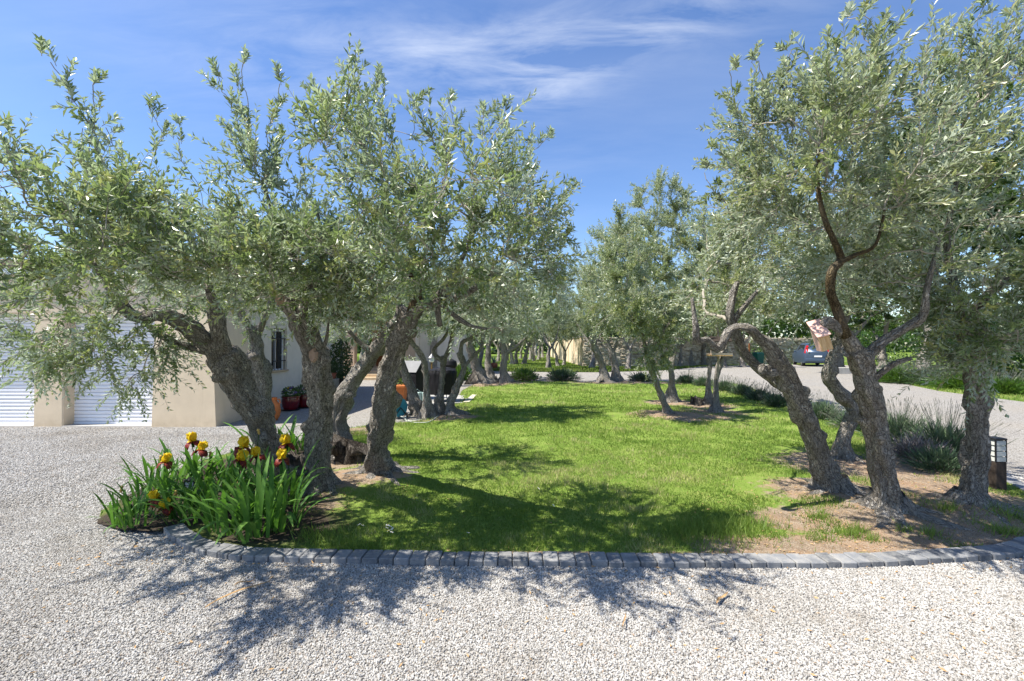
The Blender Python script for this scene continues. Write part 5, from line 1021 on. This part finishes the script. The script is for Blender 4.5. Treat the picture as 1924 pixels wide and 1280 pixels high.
for s in (-.12, .1):
    b = tag(empty('bird_figure', (o.location.x + s, o.location.y, .68)), 'thin metal wading bird figure on the orange trough, ' + ('left' if s < 0 else 'right') + ' one of the pair', 'garden ornament', 'wire bird figures')
    MB().lathe([(.005, 0), (.05, .05), (.055, .1), (.01, .18)], c=(0, 0, .26), n=10, rot=Matrix.Rotation(1.0, 3, 'Y')).build('body', M['dark_metal'], b, True); MB().tube([(.02, .015, 0), (.0, .015, .14), (.03, .015, .3)], .008, 5).build('leg', M['dark_metal'], b); MB().tube([(.06, -.015, 0), (.05, -.015, .14), (.05, -.015, .3)], .008, 5).build('leg', M['dark_metal'], b); MB().tube([(.0, 0, .3), (-.07, 0, .38), (-.04, 0, .46), (-.1, 0, .44)], [.012, .01, .012, .004], 6).build('neck', M['dark_metal'], b)
# paved slab
c4 = [G(766, 763)[:2], G(872, 760)[:2], G(888, 746)[:2], G(786, 744)[:2]]
sl = MB(); sl.hull([(*q, z) for q in c4 for z in (-.02, .05)]); tag(sl.build('paved_slab', M['concrete']), kind='structure')
e = MB(); e.hull([(c4[1][0] - .02, c4[1][1] - .05, -.02), (c4[1][0] + .14, c4[1][1] - .02, -.02), (c4[2][0] + .14, c4[2][1], -.02), (c4[2][0] - .02, c4[2][1], -.02), (c4[1][0] - .02, c4[1][1] - .05, .075), (c4[1][0] + .14, c4[1][1] - .02, .075), (c4[2][0] + .14, c4[2][1], .075), (c4[2][0] - .02, c4[2][1], .075)]); tag(e.build('slab_kerb', M['pale_render']), kind='structure')
o = place('covered_barbecue', 'tall gas barbecue under a black cover with a sloping grey top', 'barbecue', 776, 752, z=.05, rz=R(-24))
def wrinkle(ob, amp, sc, seed):
    me = ob.data; bm = bmesh.new(); bm.from_mesh(me); bmesh.ops.subdivide_edges(bm, edges=bm.edges, cuts=5, use_grid_fill=True); bm.normal_update()
    co = np.array([v.co for v in bm.verts]); nn = np.array([v.normal for v in bm.verts]); d = fbm(co * np.array((sc, sc, sc * .35)) + seed, 3) * amp
    for v, q in zip(bm.verts, co + nn * d[:, None]): v.co = q
    bm.to_mesh(me); bm.free(); me.polygons.foreach_set('use_smooth', np.full(len(me.polygons), True, bool)); me.set_sharp_from_angle(angle=R(45))
    return ob
wrinkle(MB().prism([(-.3, 0), (.3, 0), (.31, .78), (.28, 1.1), (-.02, 1.1), (-.31, .8)], 0, -.33, .33).build('cover', M['black_cover'], o), .022, 5, 3)
wrinkle(MB().prism([(-.325, .80), (-.02, 1.125), (.0, 1.115), (-.30, .79)], 0, -.335, .335).build('top_panel', M['grey_cover'], o), .004, 5, 4)
MB().tube([(-.1, -.33, .1), (-.02, -.345, .4), (.05, -.33, .72)], .008, 5).build('tie_cord', M['grey_cover'], o)
o = place('covered_barbecue', 'round barbecue under a draped black cover on thin legs', 'barbecue', 832, 757, z=.05)
wrinkle(MB().lathe([(.36, .2), (.39, .5), (.395, .8), (.37, .88), (.2, .94), (.02, .95)], n=22).build('cover', M['black_cover'], o), .025, 6, 8)
for k in range(4): a = k * 1.571 + .6; MB().tube([(.28 * math.cos(a), .28 * math.sin(a), 0), (.2 * math.cos(a), .2 * math.sin(a), .3)], .013, 6).build('leg', M['grey_metal'], o)
o = place('kettle_barbecue', 'small black kettle barbecue beyond the round covered one', 'barbecue', 846, 726)
MB().lathe([(.02, .62), (.2, .7), (.27, .82), (.27, .85)], n=22).build('bowl', M['black_cover'], o, True); MB().lathe([(.275, .852), (.24, 1.0), (.1, 1.08), (.01, 1.09)], n=22).build('lid', M['black_cover'], o, True)
for k in range(3): a = k * 2.09; MB().tube([(.3 * math.cos(a), .3 * math.sin(a), 0), (.15 * math.cos(a), .15 * math.sin(a), .68)], .012, 6).build('leg', M['grey_metal'], o)
MB().tube([(-.05, 0, 1.09), (-.04, 0, 1.13), (.04, 0, 1.13), (.05, 0, 1.09)], .01, 6).build('lid_handle', M['dark_metal'], o)
o = place('garden_lantern', 'brass garden lantern on a post behind the round black cover', 'lantern', 811, 738)
MB().tube([(0, 0, 0), (0, 0, 1.05)], .028, 8).build('post', M['brass'], o, True); MB().lathe([(.05, 1.05), (.085, 1.08), (.085, 1.2)], n=8).build('glass', M['lantern_glass'], o); MB().lathe([(.13, 1.2), (.05, 1.29), (.012, 1.34)], n=8).build('cap', M['grey_metal'], o)
for i, (px, lab) in enumerate([(788, 'pale blue green watering can at the foot of the tall cover, left one of two'), (798, 'pale blue green watering can, right one of two beside the thin bowed olive')]):
    o = place('watering_can', lab, 'watering can', px, 757, 'watering cans', z=.05, rz=R(30 + 70 * i))
    MB().lathe([(.075, 0), (.08, .02), (.08, .24), (.07, .25)], n=20).build('body', M['pale_zinc'], o, True); MB().tube([(.07, 0, .06), (.16, 0, .16), (.2, 0, .29)], [.018, .013, .011], 8).build('spout', M['pale_zinc'], o, True); MB().lathe([(.012, 0), (.03, .03)], c=(.2, 0, .29), n=10, rot=Matrix.Rotation(.5, 3, 'Y')).build('rose', M['pale_zinc'], o); MB().tube([(-.07, 0, .08), (-.14, 0, .2), (-.06, 0, .34), (.04, 0, .25)], .009, 8).build('handle', M['pale_zinc'], o, True)
o = place('hose_reel', 'teal plastic garden hose reel standing by the knotty trunk', 'hose reel', 745, 786, z=.02, rz=R(52)); o.rotation_euler[1] = 0
for s in (-1, 1):
    MB().lathe([(.02, -.012), (.20, -.012), (.215, -.006), (.215, .006), (.20, .012), (.02, .012)], c=(0, s * .11, .23), n=30, rot=Matrix.Rotation(R(90), 3, 'X')).build('side_disc', M['teal_plastic'], o, True)
    for k in range(12): a = k * .5236; MB().box((.115 * math.cos(a), s * .126, .23 + .115 * math.sin(a)), (.16, .008, .012), Matrix.Rotation(-a, 3, 'Y')).build('spoke', M['teal_plastic'], o)
    MB().tube([(-.2, s * .15, 0), (0, s * .15, .23), (.2, s * .15, 0)], .013, 6).build('stand', M['dark_metal'], o)
MB().tube([(.15 * math.cos(a), -.09 + .18 * i / 60, .23 + .15 * math.sin(a)) for i in range(61) for a in (i * .9,)], .017, 6).build('wound_hose', M['hose_rubber'], o, True)
hp = [G(748, 786), G(765, 792), G(790, 793), G(806, 786), G(800, 779), G(775, 780), G(762, 788), G(770, 797), G(800, 800), G(818, 792), G(826, 782)]
hl = smooth_line([np.append(q[:2], .05) for q in hp], .06); hl[:, 2] = lawn_h(hl[:, 0], hl[:, 1]) + .015; tag(MB().tube(hl, .011, 6).build('garden_hose', M['hose_rubber'], smooth=True), 'pale garden hose lying in loops on the grass by the reel', 'hose')
o = place('agave_pot', 'blue green agave in a round terracotta pot beyond the path', 'potted plant', 928, 692)
MB().lathe([(.16, 0), (.27, .16), (.27, .3), (.22, .38), (.19, .36)], n=22).build('pot', M['terracotta_dark'], o, True)
for k in range(13):
    a = k * 2.4; el = .5 + .85 * (k / 13); d = Vector((math.cos(a) * math.cos(el), math.sin(a) * math.cos(el), math.sin(el))); sd = Vector((-math.sin(a), math.cos(a), 0)); b = Vector((0, 0, .34)); L_ = rnd.uniform(.42, .6); up_ = d.cross(sd) * -.02
    MB().hull([b - sd * .03, b + sd * .03, b + d * L_ * .45 + sd * .05, b + d * L_ * .45 - sd * .05, b + d * L_ * .45 - up_, b + d * L_]).build('leaf', M['agave_leaf'], o)
# stumps
def stump(label, px, py, Y, w, h, seed):
    rg_ = np.random.default_rng(seed); g = P(px, py, Y); root = empty('tree_stump', (g[0], g[1], 0)); tag(root, label, 'tree stump'); r = w / 2
    C = np.array([(0, 0, -.08), (0, 0, .02), (.01, 0, h * .3), (.0, .01, h * .6), (.0, 0, h * .85), (.01, 0, h)]); V, F, T3, B = tube_np(smooth_line(C, .025), np.interp(np.linspace(0, 1, len(smooth_line(C, .025))), [0, .2, .6, 1], [r * 1.25, r * 1.1, r * .95, r * .8]), 26, seed, 2.0, .4)
    k = V[:, 2] > h * .7; V[k, 2] += .10 * fbm(V[k] * 14 + seed, 2); link('wood', npmesh('wood', V, [F, T3], M['dead_wood'], True, None, None, {'bark': B}), root)
stump('dark rotten stump between the thick leaning olive and the upright one', 562, 890, 5.6, .33, .27, 401)
stump('hollow black stump with a jagged pale rim at the foot of the bent olive', 652, 885, 6.15, .36, .30, 402)
stump('small weathered stump on the bare patch between the slim olives', 1310, 765, 12.2, .28, .2, 403)
def trunk_mark(tree, name, px, py, Y, r, mat, seed, ring=False, yaw=0):
    g_ = np.random.default_rng(seed); c = P(px, py, Y) - np.array(tree.location); m = MB(); n = 14; rr = [r * g_.uniform(.75, 1.15) for _ in range(n)]
    rot = Matrix.Rotation(yaw, 3, 'Z') @ Matrix.Rotation(R(90), 3, 'X')
    prof = [(0.0, .0), (.5, .006), (1.0, .0), (1.15, -.03)] if not ring else [(0, -.03), (.55, -.022), (.8, .004), (1.0, .008), (1.3, -.03)]
    rings = []
    for f, z in prof:
        rings.append([m.bm.verts.new(Vector([float(q) for q in c]) + rot @ Vector((max(f, .02) * rr[k] * .8 * math.cos(6.2832 * k / n), max(f, .02) * rr[k] * 1.15 * math.sin(6.2832 * k / n), z))) for k in range(n)])
    for a, b in zip(rings, rings[1:]):
        for k in range(n): m.bm.faces.new((a[k], a[(k + 1) % n], b[(k + 1) % n], b[k]))
    m.bm.faces.new(rings[0])
    m.build(name, M[mat], tree, True)
TR = [o for o in bpy.data.objects if o.get('category') == 'olive tree']
def tree_by(w): return next(o for o in TR if w in o['label'])
tt = tree_by('sawn off'); trunk_mark(tt, 'branch_scar', 586, 668, 4.13, .05, 'cut_wood', 1, yaw=-.4)
trunk_mark(tt, 'cut_face', 522, 558, 3.72, .055, 'cut_wood', 2, yaw=-.5)
# path lights
def path_light(label, px, py, h, w):
    o = place('path_light', label, 'path light', px, py, z=.02); hh = h * .42
    MB().box((0, 0, (h - hh) / 2), (w, w, h - hh), bev=.006).build('post', M['post_wood'], o)
    MB().box((0, 0, h - hh / 2), (w * .62, w * .62, hh)).build('diffuser', M['lantern_glass'], o)
    n = 4
    for k in range(n): z = h - hh + hh * (k + .5) / n; MB().prism([(-w * .5, z - hh * .10), (w * .5, z - hh * .10), (w * .40, z + hh * .10), (-w * .40, z + hh * .10)], 1, -w * .5, w * .5).build('louvre', M['louvre'], o)
    for sx in (-1, 1):
        for sy in (-1, 1): MB().box((sx * w * .46, sy * w * .46, h - hh / 2), (.012, .012, hh)).build('corner_rod', M['dark_metal'], o)
    MB().box((0, 0, h + .012), (w * 1.08, w * 1.08, .022), bev=.004).build('cap', M['dark_metal'], o)
path_light('dark timber path light with pale louvres beside the rightmost front trunk', 1871, 925, .57, .125)
path_light('low louvred path light hidden among the iris leaves', 362, 965, .30, .10)
# nesting box
c = P(1543, 636, 3.50); nb = empty('nesting_box', c); tag(nb, 'tilted wooden nesting box with a pinkish lid, hung on the tall front olive', 'nesting box'); nb.rotation_euler = (R(4), R(-17), R(-14)); nb.scale = (.76,) * 3
MB().box((0, -.06, -.045), (.105, .014, .15), bev=.002).build('front_board', M['box_wood'], nb); MB().box((0, .06, .02), (.105, .014, .28), bev=.002).build('back_board', M['grey_wood'], nb)
for sx in (-1, 1): MB().prism([(-.053, -.12), (.053, -.12), (.053, .13), (-.053, .028)], 0, sx * .0455 - .007, sx * .0455 + .007).build('side_board', M['pink_wood' if sx < 0 else 'box_wood'], nb)
MB().box((0, 0, -.112), (.076, .104, .012)).build('base_board', M['grey_wood'], nb)
MB().box((0, -.012, .108), (.128, .225, .016), Matrix.Rotation(R(45), 3, 'X'), bev=.003).build('lid', M['pink_wood'], nb)
MB().tube([(0, .066, .14), (.03, .08, .2), (.07, .09, .22)], .004, 5).build('hanging_wire', M['dark_metal'], nb)
# bird table
c = P(1352, 668, 10.62); bt = empty('bird_table', c); tag(bt, 'wooden bird table with a small roof above the dark slim olive', 'bird table')
MB().box((0, 0, 0), (.48, .3, .03), bev=.004).build('tray', M['box_wood'], bt)
for sy in (-1, 1): MB().box((0, sy * .143, .034), (.48, .014, .038)).build('edge_strip', M['grey_wood'], bt)
for sx in (-1, 1):
    for sy in (-1, 1): MB().box((sx * .16, sy * .09, .175), (.02, .02, .32)).build('post', M['grey_wood'], bt)
for s in (-1, 1): MB().box((0, s * .09, .38), (.46, .21, .014), Matrix.Rotation(-s * R(32), 3, 'X')).build('roof_board', M['post_wood'], bt)
MB().tube([(0, .1, -.5), (0, .05, -.01)], .02, 6).build('support', M['grey_wood'], bt)
# bin, stakes, block
o = place('wheeled_bin', 'green wheeled bin by the stone wall, seen under the arched limb', 'bin', 1425, 688, rz=R(8))
MB().hull([(-.22, -.24, .06), (.22, -.24, .06), (.22, .24, .06), (-.22, .24, .06), (-.29, -.3, .98), (.29, -.3, .98), (.29, .34, .98), (-.29, .34, .98)]).build('body', M['green_plastic'], o); MB().hull([(-.31, -.33, .985), (.31, -.33, .985), (.31, .37, .985), (-.31, .37, .985), (-.27, -.25, 1.06), (.27, -.25, 1.06), (.27, .3, 1.07), (-.27, .3, 1.07)]).build('lid', M['green_plastic'], o)
for s in (-1, 1): MB().lathe([(.02, -.03), (.1, -.03), (.1, .03), (.02, .03)], c=(s * .25, .27, .1), n=16, rot=Matrix.Rotation(R(90), 3, 'Y')).build('wheel', M['tyre'], o)
MB().tube([(-.2, .4, .97), (.2, .4, .97)], .018, 6).build('handle', M['green_plastic'], o)
for lab, px, py, h in (('thin rust coloured post beside the green bin', 1408, 687, 1.75), ('short rust coloured post beside the parked car', 1580, 690, 1.15)):
    g = G(px, py); ob = MB().tube([(0, 0, -.02), (0, 0, h)], .06, 8).build('marker_post', M['wood_stain'], loc=(g[0], g[1], 0), smooth=True); tag(ob, lab, 'post')
g = G(1584, 703); ob = MB().box((0, 0, .17), (1.0, .5, .38), bev=.02).build('concrete_block', M['concrete'], loc=(g[0], g[1] + .3, 0)); tag(ob, 'low weathered concrete block at the edge of the drive', 'block')
# car seen from behind
car = empty('parked_car', (23.0, 34.2, 0), R(-20)); tag(car, 'blue grey car parked tail on at the end of the drive', 'car')
def loft(secs):
    m = MB(); rings = [[m.bm.verts.new(p) for p in s] for s in secs]; n = len(rings[0])
    for a, b in zip(rings, rings[1:]):
        for k in range(n): m.bm.faces.new((a[k], a[(k + 1) % n], b[(k + 1) % n], b[k]))
    m.bm.faces.new(rings[0][::-1]); m.bm.faces.new(rings[-1]); return m
def sect(y, zb, zt, w, zw, wt): return [(-w, y, zb), (w, y, zb), (w * 1.02, y, zb + .25), (w, y, zw), (wt, y, zt), (-wt, y, zt), (-w, y, zw), (-w * 1.02, y, zb + .25)]
loft([sect(0, .45, 1.05, .78, .9, .74), sect(.06, .3, 1.15, .86, .95, .78), sect(.28, .26, 1.72, .89, 1.05, .62), sect(.7, .25, 1.78, .90, 1.05, .64), sect(2.2, .25, 1.76, .90, 1.04, .62), sect(3.1, .25, 1.2, .90, 1.02, .72), sect(4.0, .28, 1.0, .86, .9, .72), sect(4.25, .4, .8, .74, .72, .62)]).build('body', M['car_paint'], car, True)
MB().hull([(-.58, .13, 1.18), (.58, .13, 1.18), (.5, .268, 1.62), (-.5, .268, 1.62), (-.58, .16, 1.18), (.58, .16, 1.18), (.5, .3, 1.62), (-.5, .3, 1.62)]).build('rear_window', M['window_pane'], car)
for s in (-1, 1):
    MB().hull([(s * .87, .55, 1.12), (s * .87, 2.5, 1.1), (s * .69, 2.15, 1.64), (s * .70, .62, 1.64), (s * .80, .55, 1.12), (s * .80, 2.5, 1.1), (s * .62, 2.15, 1.64), (s * .62, .62, 1.64)]).build('side_window', M['window_pane'], car)
    MB().hull([(s * .64, .0, 1.0), (s * .84, .03, 1.0), (s * .87, .2, 1.05), (s * .72, .22, 1.6), (s * .58, .2, 1.6), (s * .62, .1, 1.2)]).build('tail_light', M['tail_light'], car)
    for yy in (.85, 3.45):
        w_ = empty('wheel'); w_.parent = car; w_.location = (s * .8, yy, .32); MB().lathe([(.2, -.1), (.31, -.1), (.32, -.06), (.32, .06), (.31, .1), (.2, .1)], n=22, rot=Matrix.Rotation(R(90), 3, 'Y')).build('tyre', M['tyre'], w_, True); MB().lathe([(.02, -.105), (.2, -.105), (.2, .105), (.02, .105)], n=16, rot=Matrix.Rotation(R(90), 3, 'Y')).build('rim', M['rim'], w_)
    MB().box((s * 1.0, 2.45, 1.12), (.16, .1, .14), bev=.03).build('wing_mirror', M['car_paint'], car)
MB().box((0, -.03, .5), (1.6, .14, .22), bev=.04).build('bumper', M['car_paint'], car); MB().box((0, .0, .78), (.5, .06, .12)).build('number_plate', M['white_metal'], car)
# fallen strip and leaf, daisies
def dry_strip(label, pts, w, z=.02):
    L = smooth_line([np.append(G(*q)[:2], z) for q in pts], .012); n = len(L); T = nrm(np.gradient(L, axis=0)); S = np.stack([-T[:, 1], T[:, 0], np.zeros(n)], -1); t_ = np.linspace(0, 1, n); ww = w * np.sin(np.pi * np.clip(t_ * .92 + .05, 0, 1)) ** .6 / 2; L[:, 2] += .008 * np.sin(t_ * 7) + .006
    V = np.concatenate([L - S * ww[:, None] + (0, 0, .006), L, L + S * ww[:, None] + (0, 0, .005)]); i = np.arange(n - 1); F = np.concatenate([np.stack([i + o, i + 1 + o, i + 1 + o + n, i + o + n], -1) for o in (0, n)])
    tag(link('fallen_leaf', npmesh('fallen_leaf', V, [F], M['dry_leaf'], True)), label, 'dry leaf')
dry_strip('long dry brown iris leaf lying on the gravel before the kerb', [(386, 1150), (425, 1130), (460, 1112), (508, 1101)], .022); dry_strip('short dry leaf scrap just above the long brown one', [(440, 1108), (458, 1101), (478, 1098)], .012); dry_strip('curled tan leaf on the gravel before the right half of the kerb', [(1347, 1142), (1354, 1131), (1368, 1122)], .02); dry_strip('thin tan straw on the gravel below the middle of the kerb', [(1170, 1187), (1173, 1175), (1175, 1163)], .009)
dm = MB()
for k in range(9): a = k * .698; dm.hull([(.003 * math.cos(a - .3), .003 * math.sin(a - .3), .002), (.013 * math.cos(a - .22), .013 * math.sin(a - .22), .003), (.015 * math.cos(a), .015 * math.sin(a), .004), (.013 * math.cos(a + .22), .013 * math.sin(a + .22), .003), (.003 * math.cos(a + .3), .003 * math.sin(a + .3), .002), (.008 * math.cos(a), .008 * math.sin(a), .006)])
dpet = dm.mesh('petal_ring', M['white_petal']); deye = MB().lathe([(.001, .002), (.005, .004), (.003, .007)], n=8).mesh('eye', M['yellow_petal']); dst = MB().tube([(0, 0, -.05), (0, 0, .003)], .0015, 4).mesh('stem', M['iris_leaf'])
for di, (px, py) in enumerate(((675, 990), (681, 992), (727, 994), (733, 991), (737, 995), (730, 999), (736, 1001), (728, 989), (880, 1003), (1012, 922), (1040, 955))):
    g = G(px, py, .08); o = empty('daisy', (g[0], g[1], lawn_h(g[:1], g[1:2])[0] + .045)); tag(o, 'white daisy in the close pair by the shadow edge, left of the larger clump' if di < 2 else 'white daisy in the small clump of six in the front left grass' if di < 8 else ('single white daisy just behind the middle of the kerb', 'single white daisy in the grass where the knotty trunk shadow falls', 'single white daisy at the edge of the shaded middle lawn')[di - 8], 'daisy', 'daisies in the grass'); o.rotation_euler = (R(rnd.uniform(0, 40)), R(rnd.uniform(-25, 25)), rnd.uniform(0, 6)); link('petal_ring', dpet, o); link('eye', deye, o); link('stem', dst, o)
